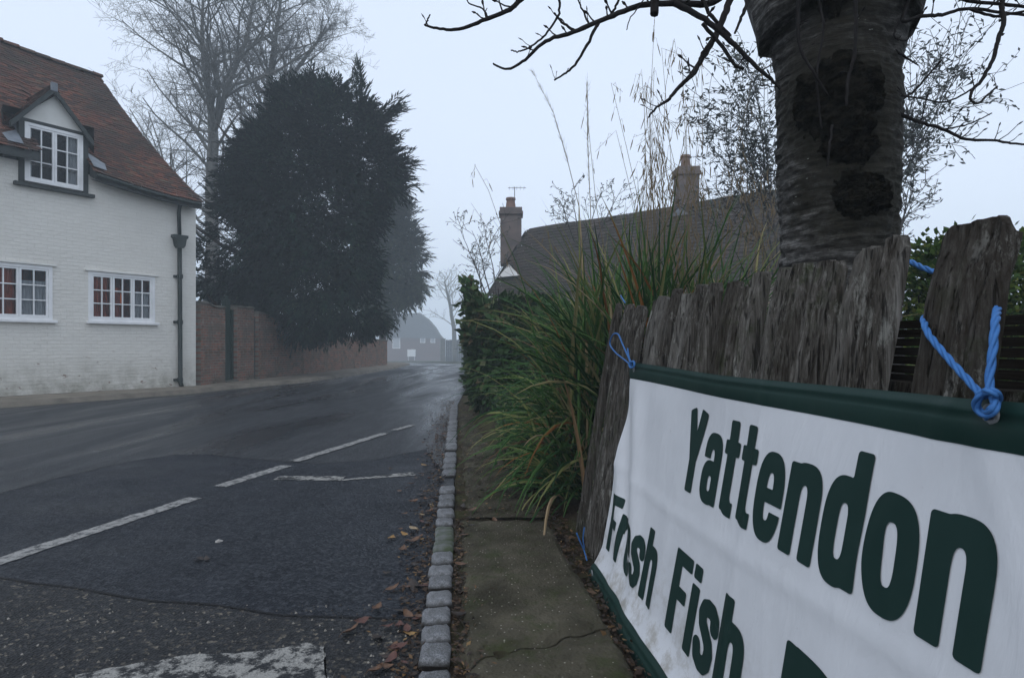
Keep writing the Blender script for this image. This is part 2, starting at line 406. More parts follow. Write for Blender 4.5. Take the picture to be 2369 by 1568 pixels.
    MT['shrubleaf'] = leafmat('mist_greyed_leaves', [(0, (.05, .06, .06)), (.6, (.085, .10, .10)), (1, (.14, .15, .14))], .7)  # leaf colour lightened and greyed to paint in the mist
    MT['sedge'] = leafmat('sedge_blades', [(0, (.015, .046, .015)), (.42, (.034, .088, .024)), (.68, (.070, .135, .036)), (.81, (.16, .18, .06)), (.90, (.24, .21, .10)), (.945, (.27, .20, .12)), (.975, (.19, .08, .022)), (1, (.08, .055, .035))], .6, .15, .08)
    MT['straw'] = leafmat('dry_stalks', [(0, (.06, .044, .027)), (.5, (.12, .09, .055)), (1, (.21, .17, .11))], .7)
    MT['spike'] = leafmat('sedge_spikes', [(0, (.055, .038, .022)), (.5, (.12, .085, .05)), (1, (.22, .18, .10))], .8)
    MT['litter'] = leafmat('rotting_leaves', [(0, (.012, .009, .007)), (.5, (.035, .02, .012)), (.8, (.07, .04, .02)), (.95, (.13, .075, .03)), (1, (.2, .13, .06))], .6)
    for nme, a, b in (('leaf_yellow', (.26, .15, .04), (.17, .09, .025)), ('leaf_brown', (.115, .058, .028), (.06, .03, .018)), ('leaf_red', (.085, .032, .022), (.05, .02, .015)), ('leaf_dark', (.03, .018, .012), (.016, .011, .009)), ('leaf_pale', (.30, .23, .14), (.2, .14, .08))):
        MT[nme] = simple(nme, a, b, 30, .5, .3, .4)
    # right cottage
    k = NM('thatch_tile')
    k.col(k.mix(k.ramp(k.noise(1.2, 7, .7), [(.35, 0), (.65, 1)]), k.ramp(k.island(), [(0, (.040, .034, .032)), (.6, (.056, .047, .044)), (1, (.076, .062, .056))]), (.044, .042, .039))); k.rough(.95, .05); k.bump(k.noise(15, 6), .8, .03); MT['tile2'] = k.m
    MT['chimney'] = simple('chimney_brick', (.15, .12, .11), (.095, .085, .082), 3, .9, .5)
    MT['pot'] = simple('clay_chimney_pot', (.19, .125, .105), (.14, .10, .085), 5, .8, .2)
    MT['pink'] = simple('pink_render', (.34, .27, .25), (.25, .2, .185), 3, .9, .3)
    MT['metal'] = simple('grey_metal', (.2, .21, .22), None, 3, .5)
    MT['slate'] = simple('grey_roof_far', (.10, .10, .105), (.075, .075, .08), 2, .85, .3)
    MT['gatewood'] = simple('grey_boards', (.06, .065, .07), (.035, .038, .042), 8, .85, .5, .2, 30, (3, 3, .2))
    MT['pebble'] = simple('pale_stone', (.34, .33, .31), (.2, .19, .18), 30, .7, .3)
mats()
# ================================================================== SETTING
def lerp_table(tab, y):
    if y <= tab[0][0]:
        (y0, x0), (y1, x1) = tab[0], tab[1]
    else:
        for (y0, x0), (y1, x1) in zip(tab, tab[1:]):
            if y <= y1: break
    return x0 + (x1 - x0) * (y - y0) / (y1 - y0)

LEFT_EDGE = [(-6, -24.0), (5, -12.9), (10.95, -9.27), (14.1, -7.50), (15.6, -7.28), (18.3, -6.25), (24, -5.75), (30, -5.6), (38, -6.4), (45, -8.0), (60, -14), (70, -22)]
RIGHT_EDGE = [(-6, .32), (2.09, -.327), (11.26, -1.13), (17.3, -1.36), (24, -1.75), (30.4, -2.1), (38, -2.7), (45, -3.6), (58, -7.5), (70, -14)]
def LX(y): return lerp_table(LEFT_EDGE, y)
def RX(y): return lerp_table(RIGHT_EDGE, y)

def frange(a, b, n): return [a + (b - a) * i / (n - 1) for i in range(n)]
YS = frange(-6, 12, 60) + frange(12.4, 30, 30) + frange(30.8, 70, 40)

# ground: one large sheet
m = MB()
gx = [-130, -90, -60, -40, -30, -20, -14, -10, -6, -3, 0, 3, 6, 10, 15, 20, 30, 45, 70, 100, 130]
gy = [-14, -8, -4, 0, 4, 8, 12, 16, 20, 25, 30, 32, 34, 37, 40, 45, 50, 55, 60, 70, 80, 88, 95, 110, 140, 180, 240]
m.grid(lambda u, v: (u, v, gz(v) - .06), gx, gy)
struct(m.build('ground', MT['ground']))
# the lane
m = MB()
m.grid(lambda u, v: (LX(v) - .1 + u * (RX(v) - LX(v) + .2), v, gz(v) + .03 * math.sin(PI * u) * 0), frange(0, 1, 24), YS)
struct(m.build('road', MT['asphalt'], smooth_=True))

def Gp(x, y, Z=0.0):
    d = F * (H - Z) / (y - HY); return V(((x - CX) / F * d, d, Z))

# the newer tarmac area between the two seams, and the chip-dressed lay-by below
def strip_poly(name, pts, z, mat):
    m = MB()
    m.add([(p.x, p.y, z) for p in pts], [tuple(range(len(pts)))])
    return struct(m.build(name, mat, recalc=False))
def dens(px, n=8, amp=.02, seed=0):
    g = [Gp(*p) for p in px]; out = []
    for a, b in zip(g, g[1:]):
        for i in range(n):
            q = a.lerp(b, i / n); L = (b - a).length
            q.x += amp * nz(q.x * 3, q.y * 3, seed); q.y += amp * nz(q.x * 3, q.y * 3, seed + 7); out.append(q)
    out.append(g[-1]); return out
seamA = dens([(-500, 1275), (-200, 1198), (0, 1143), (150, 1103), (300, 1068), (400, 1053), (480, 1052), (640, 1068), (740, 1074), (860, 1066), (985, 1040)], 6, .03, 1)
seamB = dens([(-300, 1312), (0, 1340), (170, 1364), (350, 1392), (500, 1402), (640, 1424), (760, 1428), (900, 1434), (962, 1436)], 6, .02, 5)
def seam(pts, w, z):
    m = MB(); n = len(pts)
    for i in range(n - 1):
        a, b = pts[i], pts[i + 1]
        d = (b - a).normalized(); s = V((-d.y, d.x, 0))
        w0 = w * (.7 + .6 * abs(nz(i * .7, 3))); w1 = w * (.7 + .6 * abs(nz((i + 1) * .7, 3)))
        m.quad((a - s * w0) + V((0, 0, z)), (b - s * w1) + V((0, 0, z)), (b + s * w1) + V((0, 0, z)), (a + s * w0) + V((0, 0, z)))
    return m
poly = [V((p.x, p.y, 0)) for p in seamA] + [V((RX(y) + .02, y, 0)) for y in (5.4, 4.5, 3.6, 3.0, 2.6)] + [V((p.x, p.y, 0)) for p in reversed(seamB)]
strip_poly('road_patch', poly, .004, MT['asphalt2'])
poly = [V((p.x, p.y, 0)) for p in seamB] + [V((RX(2.5) + .02, 2.5, 0)), V((RX(2.0) + .02, 2.0, 0)), V((RX(1) + .02, 1, 0)), V((RX(-1), -1, 0)), V((-2, -2, 0)), V((-7, 1, 0))]
strip_poly('road_layby', poly, .005, MT['chip'])
struct(seam(seamA[3:], .010, .0085).build('road_seam', MT['seam']))
struct(seam(seamB, .008, .0095).build('road_seam', MT['seam']))

def dash(pa, pb, wa, wb, mat, seed=0, z=.0085, n=60, rag=.014):
    a, b = Gp(*pa), Gp(*pb); d = (b - a).normalized(); s = V((-d.y, d.x, 0)); m = MB()
    def fn(u, v):
        w = wa + (wb - wa) * u
        e = rag * nz(u * 9, v * 3 + seed, seed) + rag * .9 * nz(u * 40, v * 2 + seed, seed)
        q = a.lerp(b, u) + s * (v - .5) * w + s * e
        q = q + d * (.02 * nz(v * 4, seed, u))
        return (q.x, q.y, z)
    m.grid(fn, frange(0, 1, n), frange(0, 1, 4))
    return struct(m.build('road_marking', mat))
dash((-260, 1384), (452, 1153), .125, .118, MT['paint'], 1)
dash((508, 1127), (663, 1078), .12, .125, MT['paint'], 2)
dash((682, 1068), (890, 1003), .12, .115, MT['paint'], 3)
dash((912, 996), (955, 984), .11, .10, MT['paint'], 4)
dash((640, 1107), (795, 1108), .14, .17, MT['paint2'], 5)
dash((790, 1112), (960, 1097), .04, .15, MT['paint2'], 6)
# curved, crumbling paint patch at the near edge
m = MB()
top = [Gp(*p) for p in ((170, 1570), (300, 1543), (430, 1520), (560, 1514), (640, 1506), (700, 1492), (752, 1500), (748, 1540), (770, 1570))]
bot = [Gp(*p) for p in ((170, 1760), (300, 1760), (430, 1760), (560, 1760), (640, 1760), (700, 1760), (752, 1760), (790, 1740), (820, 1700))]
def fn(u, v):
    i = min(int(u), 7); t = u - i
    a = top[i].lerp(top[i + 1], t); b = bot[i].lerp(bot[i + 1], t); q = a.lerp(b, v)
    q.y += .022 * nz(q.x * 16, q.y * 4); q.x += .012 * nz(q.y * 20, 3)
    return (q.x, q.y, .0095)
m.grid(fn, frange(0, 8, 80), frange(0, 1, 8)); struct(m.build('road_marking', MT['paint2']))

# far pavement with its kerb: from the road edge to the house and the garden wall
HOUSE_C = V((-8.13, 15.56, .09)); EX = V((.5595, .829, 0)); EY = V((-.829, .5595, 0))
WALL_A = V((-8.10, 15.75, 0)); WALL_B = V((-6.62, 31.5, 0))
def wallline(y):
    if y < 15.6: return HOUSE_C.x + (y - 15.56) * .5595 / .829
    if y < 31.5: return WALL_A.x + (WALL_B.x - WALL_A.x) * (y - 15.75) / (31.5 - 15.75)
    return LX(y) - 1.1
m = MB(); ys = frange(5, 16, 40) + frange(16.3, 60, 80)
def pv(u, v):
    a, b = wallline(v) - .3, LX(v)
    e = .02 * nz(v * 2.3, 1)
    if u < .01: return (a, v, gz(v) + .10)
    if u < .5: return (a + (b - .14 - a) * (u / .5) + e, v, gz(v) + .10 + .01 * nz(v, u * 5))
    if u < .9: return (b - .14 + .13 * (u - .5) / .5 + e, v, gz(v) + .105)
    return (b + .02 + e, v, gz(v) - .02)
m.grid(pv, [0, .15, .3, .49, .52, .7, .88, 1], ys)
struct(m.build('pavement', MT['pave'], smooth_=False))

# verge beside the setts, garden bank behind the fence
def fenceX(y, Z=0.0, off=0.0): return .737 - .0875 * y + .17 * Z + off
m = MB()
def vg(u, v):
    a = RX(v) + .10; b = fenceX(v) + 3.2 + max(0, v - 5) * .3
    x = a + (b - a) * (u ** 1.5)
    bank = smooth(fenceX(v) + .02, fenceX(v) + .55, x) * .36 + smooth(5, 9, v) * smooth(.25, 1.2, x - a) * .55 * (1 - smooth(fenceX(v), fenceX(v) + .6, x))
    z = .004 + bank + .018 * nz(x * 5, v * 5) - .02 * smooth(.25, .55, x - a) * (1 - smooth(3, 5, v)) + .012 * nz(x * 17, v * 17) * (u > 0)
    if u <= 0: z = -.05
    return (x, v, z + gz(v))
m.grid(vg, [0, .02] + frange(.05, 1, 50), frange(-3, 14, 150) + frange(14.3, 34, 40))
struct(m.build('verge', MT['soil'], smooth_=True))

# mossy concrete path, two slabs with a crack between them
crack = [(-.20, 2.10), (-.10, 2.21), (-.02, 2.23), (.05, 2.26), (.13, 2.27), (.2, 2.34), (.28, 2.36), (.36, 2.42), (.5, 2.44)]
def crk(x):
    return lerp_table([(a, b) for a, b in crack], x) + .006 * nz(x * 30, 2)
def slabs(name, y0, y1, near):
    m = MB(); N = 34; K = 60
    for j in range(1):
        def xr(y): return .429 + (2.034 - y) * .1075 + .012 * nz(y * 5, 4) - .02 * nz(y * 1.7, 9)
        def xl(y): return RX(y) + .155 + .030 * nz(y * 6, 2) + .02 * nz(y * 17, 5)
        def fn(u, v):
            yy = y0 + (y1 - y0) * v
            a, b = xl(yy), xr(yy); x = a + (b - a) * u
            c = crk(x)
            yy = (y0 + (c - .006 - y0) * v) if near else (c + .006 + (y1 - .05 * abs(nz(x * 6)) - c) * v)
            if not near and v > .999: yy += .05 * nz(x * 9, 1)
            a, b = xl(yy), xr(yy); x = a + (b - a) * u
            edge = min(u, 1 - u, v if not near else 1, (1 - v))
            z = .032 + .008 * nz(x * 6, yy * 6) + .003 * nz(x * 40, yy * 40) - .03 * (1 - smooth(0, .05, edge)) * (.6 + .8 * abs(nz(x * 9, yy * 9)))
            return (x, yy, z)
        us = frange(0, 1, N); vs = frange(0, 1, K)
        m.grid(fn, us, vs)
        # skirts
        for rim in ([fn(u, 0) for u in us], [fn(u, 1) for u in us][::-1], [fn(1, v) for v in vs], [fn(0, v) for v in vs][::-1]):
            for a, b in zip(rim, rim[1:]): m.quad(a, (a[0], a[1], -.06), (b[0], b[1], -.06), b)
    struct(m.build(name, MT['path'], smooth_=False))
slabs('path', -1.0, 2.2, True)
slabs('path', 2.2, 3.92, False)
m = MB()               # older, mossier stretch of the path running on towards the hedge
def old(u, v):
    a = RX(v) + .15 + .04 * nz(v * 5, 3); b = lerp_table([(3.9, .30), (4.5, .20), (5.3, .08), (7.9, -.40), (10, -.62)], v) + .06 * nz(v * 3, 8)
    x = a + (max(b, a + .1) - a) * u
    return (x, v, .020 + .012 * nz(x * 5, v * 5) + .006 * nz(x * 22, v * 22) - .05 * (1 - smooth(0, .14, min(u, 1 - u))) * (.5 + abs(nz(x * 8, v * 8))))
m.grid(old, frange(0, 1, 26), frange(3.96, 10, 120)); struct(m.build('path', MT['path']))

# granite setts: every block its own object
rs = random.Random(4)
def sett_mesh(w, l, seed):
    m = MB(); N, K, hgt = 9, 10, .13
    def fn(u, v):
        a = 2 * u - 1; b = 2 * v - 1
        x = a * w / 2; y = b * l / 2
        e = max(abs(a), abs(b))
        z = hgt * .5 - .014 * smooth(.80, 1, abs(a)) - .022 * smooth(.84, 1, abs(b)) + .004 * nz(x * 40 + seed, y * 40) + .003 * nz(x * 15, y * 15 + seed)
        if e > .99: x *= .985 + .03 * nz(y * 30, seed); y *= .985 + .03 * nz(x * 30, seed + 3)
        return (x, y, z)
    us = frange(0, 1, N); vs = frange(0, 1, K)
    m.grid(fn, us, vs)
    for rim in ([fn(u, 0) for u in us], [fn(u, 1) for u in us][::-1], [fn(1, v) for v in vs], [fn(0, v) for v in vs][::-1]):
        for a, b in zip(rim, rim[1:]): m.quad(a, (a[0] * 1.02, a[1] * 1.02, -hgt * .5), (b[0] * 1.02, b[1] * 1.02, -hgt * .5), b)
    return m
y = 1.60; i = 0
SETT = []
special = {}
while y < 11.2:
    if y < 3.6: l = rs.choice([.15, .17, .19, .21, .16])
    else: l = rs.choice([.17, .2, .24, .28])
    w = rs.uniform(.108, .122) * (1 + max(0, y - 4) * .03)
    yc = y + l / 2
    mossy = 3.35 < yc < 3.75
    gap = (4.75 < yc < 5.15) or (6.2 < yc < 6.5)
    if not gap:
        mb = sett_mesh(w, l - .034, i * 3.1)
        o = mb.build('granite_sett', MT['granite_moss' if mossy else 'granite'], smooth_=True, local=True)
        o.location = (RX(yc) + .056 + rs.uniform(-.006, .006), yc, -.024 + rs.uniform(-.010, .008))
        o.rotation_euler = (rs.uniform(-.03, .03), rs.uniform(-.05, .03), .085 + rs.uniform(-.05, .05))
        SETT.append((o, yc, mossy))
    y += l; i += 1
for k, (o, yc, mossy) in enumerate(SETT):
    if mossy: lab = 'greenish mossy granite sett midway along the kerb of grey blocks'
    elif k == 1: lab = 'pale granite sett in the kerb nearest the bottom edge of the photo'
    elif yc < 3.4: lab = 'large grey granite sett in the near stretch of kerb beside the mossy path'
    elif yc < 6.2: lab = 'small grey granite sett in the kerb beside the worn white road mark'
    else: lab = 'distant pale granite sett in the kerb beside the dark hedge bank'
    tag(o, lab, 'kerb stone', 'granite setts edging the road')

# ================================================================== WHITE COTTAGE
house = thing('white_cottage', 'white painted brick cottage with red tiled roof and dormer beside the road', 'house', HOUSE_C, math.atan2(EX.y, EX.x))
def hp(px, py, yl=0.0):                # pixel -> local (x, z) on the plane local y = yl
    o = V((0, 0, H)); d = V(((px - CX) / F, 1, (HY - py) / F))
    c = HOUSE_C + EY * yl
    t = (c - o).dot(EY) / d.dot(EY); q = o + d * t - HOUSE_C
    return q.dot(EX), q.z
def hx(px, py, yl=0.0): return hp(px, py, yl)
x2a, z2t = hx(204, 628); x2b, z2t2 = hx(358, 640); _, z2b = hx(204, 743); _, z2b2 = hx(358, 746)
W2 = (x2a, x2b, (z2b + z2b2) / 2, (z2t + z2t2) / 2)
x1b, z1t = hx(121, 617); wd = x2b - x2a + .25; _, z1b = hx(121, 741)
W1 = (x1b - wd, x1b, z1b, z1t)
dx0, dzt = hx(56, 280); dx1, dzt2 = hx(191, 316); _, dzb = hx(56, 414); _, dzb2 = hx(191, 446)
DW = (dx0, dx1, (dzb + dzb2) / 2, (dzt + dzt2) / 2)
print('HOUSE', W1, W2, DW, 'eave', hx(470, 470, -.38), hx(205, 388, -.38), hx(0, 325, -.38), 'apex', hx(130, 195, -.3), 'barge', hx(215, 315, -.3), 'corner', hx(446, 480), hx(453, 896))
LEN = 9.5
dmid = (DW[0] + DW[1]) / 2
EAVE_Y = -.36
ea = hx(470, 468, EAVE_Y); eb = hx(205, 390, EAVE_Y)
def eave(x):
    t = (x - ea[0]) / (eb[0] - ea[0])
    return ea[1] + (.13 if x < dmid else 0.0) + (eb[1] - ea[1]) * min(1.0, t) * (1.0) - .05 * math.sin(PI * max(0, min(1, t)))
RIDGE_Y, RIDGE_IN = 3.0, 1.0
rz_ = 8.38
def ridge(x): return rz_ + .10 * smooth(-1, -6, x) - .06 * math.sin(max(0, -x) * .8)
XR = ea[0]
# wall with openings
m = MB()
def gridwall(m, x0, x1, z0, top, holes, y=0.0, depth=.13):
    xs = sorted(set([x0, x1] + [h[0] for h in holes] + [h[1] for h in holes] + frange(x0, x1, 20)))
    zs = sorted(set([z0] + [h[2] for h in holes] + [h[3] for h in holes] + [top]))
    for xa, xb in zip(xs, xs[1:]):
        for za, zb in zip(zs, zs[1:]):
            cx, cz = (xa + xb) / 2, (za + zb) / 2
            if any(h[0] < cx < h[1] and h[2] < cz < h[3] for h in holes): continue
            m.quad((xa, y, za), (xb, y, za), (xb, y, zb), (xa, y, zb))
    for h in holes:
        a, b, c, d = h
        m.quad((a, y, c), (a, y + depth, c), (a, y + depth, d), (a, y, d)); m.quad((b, y, c), (b, y, d), (b, y + depth, d), (b, y + depth, c))
        m.quad((a, y, d), (a, y + depth, d), (b, y + depth, d), (b, y, d)); m.quad((a, y, c), (b, y, c), (b, y + depth, c), (a, y + depth, c))
g = .01
dhole = (DW[0] - .14, DW[1] + .14, DW[2] - .10, 9)
gridwall(m, -LEN, 0, -.3, 4.80, [(W1[0], W1[1], W1[2], W1[3]), (W2[0], W2[1], W2[2], W2[3]), (DW[0] - .05, DW[1] + .05, DW[2] - .05, 4.86)])
# right-hand gable return and the far side
m.quad((0, 0, -.3), (0, 6, -.3), (0, 6, 4.86), (0, 0, 4.86)); m.quad((0, 6, -.3), (-LEN, 6, -.3), (-LEN, 6, 4.86), (0, 6, 4.86)); m.quad((-LEN, 6, -.3), (-LEN, 0, -.3), (-LEN, 0, 4.86), (-LEN, 6, 4.86))
wall = m.build('wall', MT['wall'], house, local=True)

def window(parent, name, r, lights, rows, cols, yb, curtains, fw=.065):
    x0, x1, z0, z1 = r
    fr = MB()
    yo = yb - .025; yi = yb + .07
    fr.box((x0, yo, z0), (x0 + fw, yi, z1)); fr.box((x1 - fw, yo, z0), (x1, yi, z1))
    fr.box((x0 + fw, yo, z0), (x1 - fw, yi, z0 + fw)); fr.box((x0 + fw, yo, z1 - fw), (x1 - fw, yi, z1))
    lw = (x1 - x0 - 2 * fw) / lights
    w = fr.build(name, MT['white'], parent, local=True)
    sash = MB(); bar = .022; sw = .042
    for i in range(lights):
        a = x0 + fw + i * lw; b = a + lw
        c, d = z0 + fw, z1 - fw
        y0, y1 = yb - .012, yb + .045
        e = .003
        sash.box((a + e, y0, c + e), (a + sw, y1, d - e)); sash.box((b - sw, y0, c + e), (b - e, y1, d - e))
        sash.box((a + sw, y0, c + e), (b - sw, y1, c + sw)); sash.box((a + sw, y0, d - sw), (b - sw, y1, d - e))
        ia, ib, ic, idd = a + sw, b - sw, c + sw, d - sw
        for q in range(1, cols):
            xx = ia + (ib - ia) * q / cols; sash.box((xx - bar / 2, y0 + .006, ic), (xx + bar / 2, y1 - .006, idd))
        for q in range(1, rows):
            zz = ic + (idd - ic) * q / rows
            for p in range(cols):
                xa = ia + (ib - ia) * p / cols + (bar / 2 if p else 0); xb = ia + (ib - ia) * (p + 1) / cols - (bar / 2 if p < cols - 1 else 0)
                sash.box((xa, y0 + .008, zz - bar / 2), (xb, y1 - .008, zz + bar / 2))
    sub = parent if name == 'window_frame' else w
    sash.build('casement', MT['white'], sub, local=True)
    gl = MB(); gl.quad((x0 + fw, yb + .02, z0 + fw), (x1 - fw, yb + .02, z0 + fw), (x1 - fw, yb + .02, z1 - fw), (x0 + fw, yb + .02, z1 - fw))
    gl.build('window_glass', MT['glass'], sub, local=True)
    rm = MB()
    for a, b, c, d in (((x0, 1.6), (x1, 1.6), z0 - .3, z1 + .3), ((x0 - .3, .2), (x0, 1.6), z0 - .3, z1 + .3), ((x1, 1.6), (x1 + .3, .2), z0 - .3, z1 + .3)):
        rm.quad((a[0], yb + a[1], c), (b[0], yb + b[1], c), (b[0], yb + b[1], d), (a[0], yb + a[1], d))
    for zz in (z0 - .3, z1 + .3): rm.quad((x0 - .3, yb + .2, zz), (x1 + .3, yb + .2, zz), (x1, yb + 1.6, zz), (x0, yb + 1.6, zz))
    rm.build('room_wall', MT['redroom' if name == 'window' else 'dark'], sub, local=True)
    for (fa, fb, mat, za, zb) in curtains:
        cu = MB(); xa = x0 + (x1 - x0) * fa; xb = x0 + (x1 - x0) * fb
        cu.grid(lambda u, v: (xa + (xb - xa) * u, yb + .085 + .018 * math.sin(u * (xb - xa) * 75) * (1.1 - .4 * v) + .01 * nz(u * 5, v * 3), z0 + (z1 - z0) * (za + (zb - za) * v)), frange(0, 1, 40), frange(0, 1, 6))
        cu.build('curtain', mat, sub, local=True, smooth_=True)
    return w
MT['brown_curtain'] = simple('brown_curtain', (.36, .075, .035), (.10, .022, .012), 12, .9, .3, .2, 40, (3, 3, .3))
w2 = window(house, 'window', W2, 3, 3, 2, .012, [(.0, .31, MT['brown_curtain'], 0, .98), (.36, .50, MT['brown_curtain'], 0, .72), (.7, .97, MT['net'], .03, .66)])
w1 = window(house, 'window', W1, 3, 3, 2, .012, [(.66, .99, MT['net'], 0, .72), (.0, .62, MT['brown_curtain'], 0, .9)])
for w, r in ((w2, W2), (w1, W1)):
    s = MB(); s.box((r[0] - .05, -.095, r[2] - .06), (r[1] + .07, -.002, r[2] - .003), bev=.006)
    s.build('window_sill', MT['white'], w, local=True)
    s = MB(); s.box((r[0] - .07, -.05, r[3] + .006), (r[1] + .07, -.002, r[3] + .045), bev=.004)
    s.build('drip_mould', MT['render'], w, local=True)
o = MB(); 
for k in range(14):
    a, b = 2 * PI * k / 14, 2 * PI * (k + 1) / 14
    cxo = W2[0] + (W2[1] - W2[0]) * .585; zo = W2[2] + (W2[3] - W2[2]) * .52
    o.quad((cxo + .075 * math.cos(a), .5 + .075 * math.sin(a), zo - .11), (cxo + .075 * math.cos(b), .5 + .075 * math.sin(b), zo - .11), (cxo + .05 * math.cos(b), .5 + .05 * math.sin(b), zo + .11), (cxo + .05 * math.cos(a), .5 + .05 * math.sin(a), zo + .11))
o.build('lampshade', MT['orange'], w2, local=True)
kb = MT['orange'].node_tree.nodes['Principled BSDF']; kb.inputs['Emission Color'].default_value = (1, .24, .05, 1); kb.inputs['Emission Strength'].default_value = .35

# roof of individual clay tiles
apx, apz = hx(131, 196, -.30)
def tiles(m, fn, L, W, gauge, tw, rs, clipL, clipR, skip=None, thick=.014):
    """fn(s, q) -> point, s along the eave in metres, q up the slope in metres."""
    n = int(L / gauge)
    for j in range(n):
        q0 = j * gauge - .03; q1 = q0 + gauge * 1.75
        off = (j % 2) * tw / 2
        s0 = clipL(j / n); s1 = clipR(j / n)
        s = math.floor(s0 / tw) * tw + off
        while s < s1:
            a, b = max(s, s0), min(s + tw - .004, s1)
            if b - a > .03 and not (skip and skip((a + b) / 2, q0 + gauge / 2)):
                d = rs.gauss(0, .004); e = rs.gauss(0, .006)
                lift = .022
                p = [fn(a, q0 + e, lift + d), fn(b, q0 + e + rs.gauss(0, .003), lift + d + rs.gauss(0, .002)), fn(b, q1, .0 + d * .3), fn(a, q1, .0 + d * .3)]
                r = [fn(a, q0 + e, lift + d - thick), fn(b, q0 + e, lift + d - thick)]
                m.add(p + r, [(0, 1, 2, 3), (4, 5, 1, 0)])
            s += tw
rs = random.Random(8)
SL = math.hypot(RIDGE_Y - EAVE_Y, 3.7)
def roofpt(x, q, lift=0.0):
    t = q / SL
    y = EAVE_Y + (RIDGE_Y - EAVE_Y) * t
    ze, zr = eave(x), ridge(x)
    z = ze + (zr - ze) * t - .10 * math.sin(PI * max(0, min(1, t))) - .04 * math.sin(x * 1.3) * math.sin(PI * max(0, min(1, t)))
    sl = math.atan2(zr - ze, RIDGE_Y - EAVE_Y)
    return (x, y - math.sin(sl) * lift, z + math.cos(sl) * lift)
dmid = (DW[0] + DW[1]) / 2; dhw = (DW[1] - DW[0]) / 2 + .12
ckL, ckR = DW[0] - .10, DW[1] + .10
def dskip(s, q):
    x, y, z = roofpt(s, q)
    if DW[0] + .16 < s < ckR and y < .25: return True
    return ckL + .05 < s < ckR - .05 and z < DW[3] - .02 and y > .1
m = MB()
def hipR(t): return XR - RIDGE_IN * t - .12 * math.sin(PI * t)
tiles(m, roofpt, SL, LEN, .105, .165, rs, lambda t: -LEN, hipR, dskip)
roof = m.build('roof', MT['tile'], house, local=True)
m = MB()           # hip end and rear slope, plain
def rq(t, x): return roofpt(x, t * SL)
N = 12
for i in range(N):
    t0, t1 = i / N, (i + 1) / N
    a = roofpt(hipR(t0), t0 * SL, -.015); b = roofpt(hipR(t1), t1 * SL, -.015)
    m.quad(a, (a[0], 6 - a[1], a[2]), (b[0], 6 - b[1], b[2]), b)
m.quad((-LEN, 3, ridge(-LEN)), (XR - 1, 3, ridge(XR - 1)), (XR, 6.36, eave(XR)), (-LEN, 6.36, eave(XR)))
m.quad((-LEN, EAVE_Y, eave(-LEN)), (-LEN, 6.36, eave(XR)), (-LEN, 3, ridge(-LEN)), (-LEN, 3, ridge(-LEN)))
m.build('hip_slope', MT['tile'], roof, local=True)
m = MB()           # ridge tiles
x = -LEN
while x < XR - RIDGE_IN - .05:
    pts = []
    for k in range(7):
        a = PI * k / 6; pts.append((x, 3 + .12 * math.cos(a), ridge(x) - .035 + .10 * math.sin(a)))
    p2 = [(min(x + .31, XR - RIDGE_IN + .05), q[1], q[2] + rs.gauss(0, .004)) for q in pts]
    m.add(pts + p2, [(k, k + 1, k + 8, k + 7) for k in range(6)] + [tuple(range(6, -1, -1)), tuple(range(7, 14))]); x += .32
m.build('ridge_tile', MT['tile'], roof, local=True)
m = MB()           # dark eaves board and soffit, broken by the dormer
for xa, xb in ((-LEN, DW[0] + .16), (ckR + .02, XR - .03)):
    m = MB()
    xs = frange(xa, xb, 14)
    for a, b in zip(xs, xs[1:]):
        za, zb = eave(a) - .012, eave(b) - .012
        m.quad((a, EAVE_Y + .03, za - .17), (b, EAVE_Y + .03, zb - .17), (b, EAVE_Y + .03, zb), (a, EAVE_Y + .03, za))  # black board made deeper to stand for shade under the overhang
        m.quad((a, -.05, za - .12), (b, -.05, zb - .12), (b, EAVE_Y + .03, zb - .17), (a, EAVE_Y + .03, za - .17))
    for q in (xa, xb):
        m.quad((q, EAVE_Y + .03, eave(q) - .18), (q, EAVE_Y + .03, eave(q) - .01), (q, -.05, eave(q) + .28), (q, -.05, eave(q) - .06))
    m.build('eaves_board', MT['black'], house, local=True)

# dormer
dz1 = DW[3] + .07
m = MB()
ya = -.03
m.add([(ckL, ya, dz1), (ckR, ya, dz1), (dmid, ya, apz - .16)], [(0, 1, 2)])                   # rendered gable
dor = m.build('dormer', MT['render'], house, local=True)
m = MB()
for xx, s in ((ckL, 1), (ckR, -1)):
    xi = xx + s * .095
    m.box((min(xx, xi), -.035, DW[2] - .1), (max(xx, xi), .10, DW[3] + .0))
m.box((ckL, -.04, DW[3]), (ckR, .10, DW[3] + .07))
m.build('dormer_timber', MT['black'], dor, local=True)
m = MB(); m.box((ckL - .10, -.13, DW[2] - .13), (ckR + .10, -.036, DW[2] - .055), bev=.006); m.build('dormer_sill', MT['black'], dor, local=True)
m = MB()
for xx in (ckL + .01, ckR - .01): m.quad((xx, -.02, DW[2] - .1), (xx, 2.2, DW[2] - .1), (xx, 2.2, DW[3] + .1), (xx, -.02, DW[3] + .1))
m.build('dormer_cheek', MT['lead'], dor, local=True)
window(dor, 'window_frame', DW, 2, 3, 2, -.01, [(.0, .14, MT['net'], 0, 1), (.76, 1.0, MT['net'], 0, 1)], .06)
bz = hx(216, 316, -.30)[1]; bxr = hx(216, 316, -.30)[0]
half = bxr - apx
def dslope(sgn):
    L = math.hypot(half + .03, apz - bz)
    def fn(s, q, lift=0.0):
        t = q / L
        return (apx + sgn * (half + .03) * (1 - t) + sgn * lift * .7, -.17 + s, bz + (apz - bz) * t + lift * .7 - .05 * math.sin(PI * max(0, min(1, t))))
    return fn, L
m = MB()
for sgn in (1, -1):
    fn, L = dslope(sgn)
    tiles(m, fn, L + .06, 3, .105, .165, rs, lambda t: 0.0, lambda t: 1.0 + 2.0 * t)
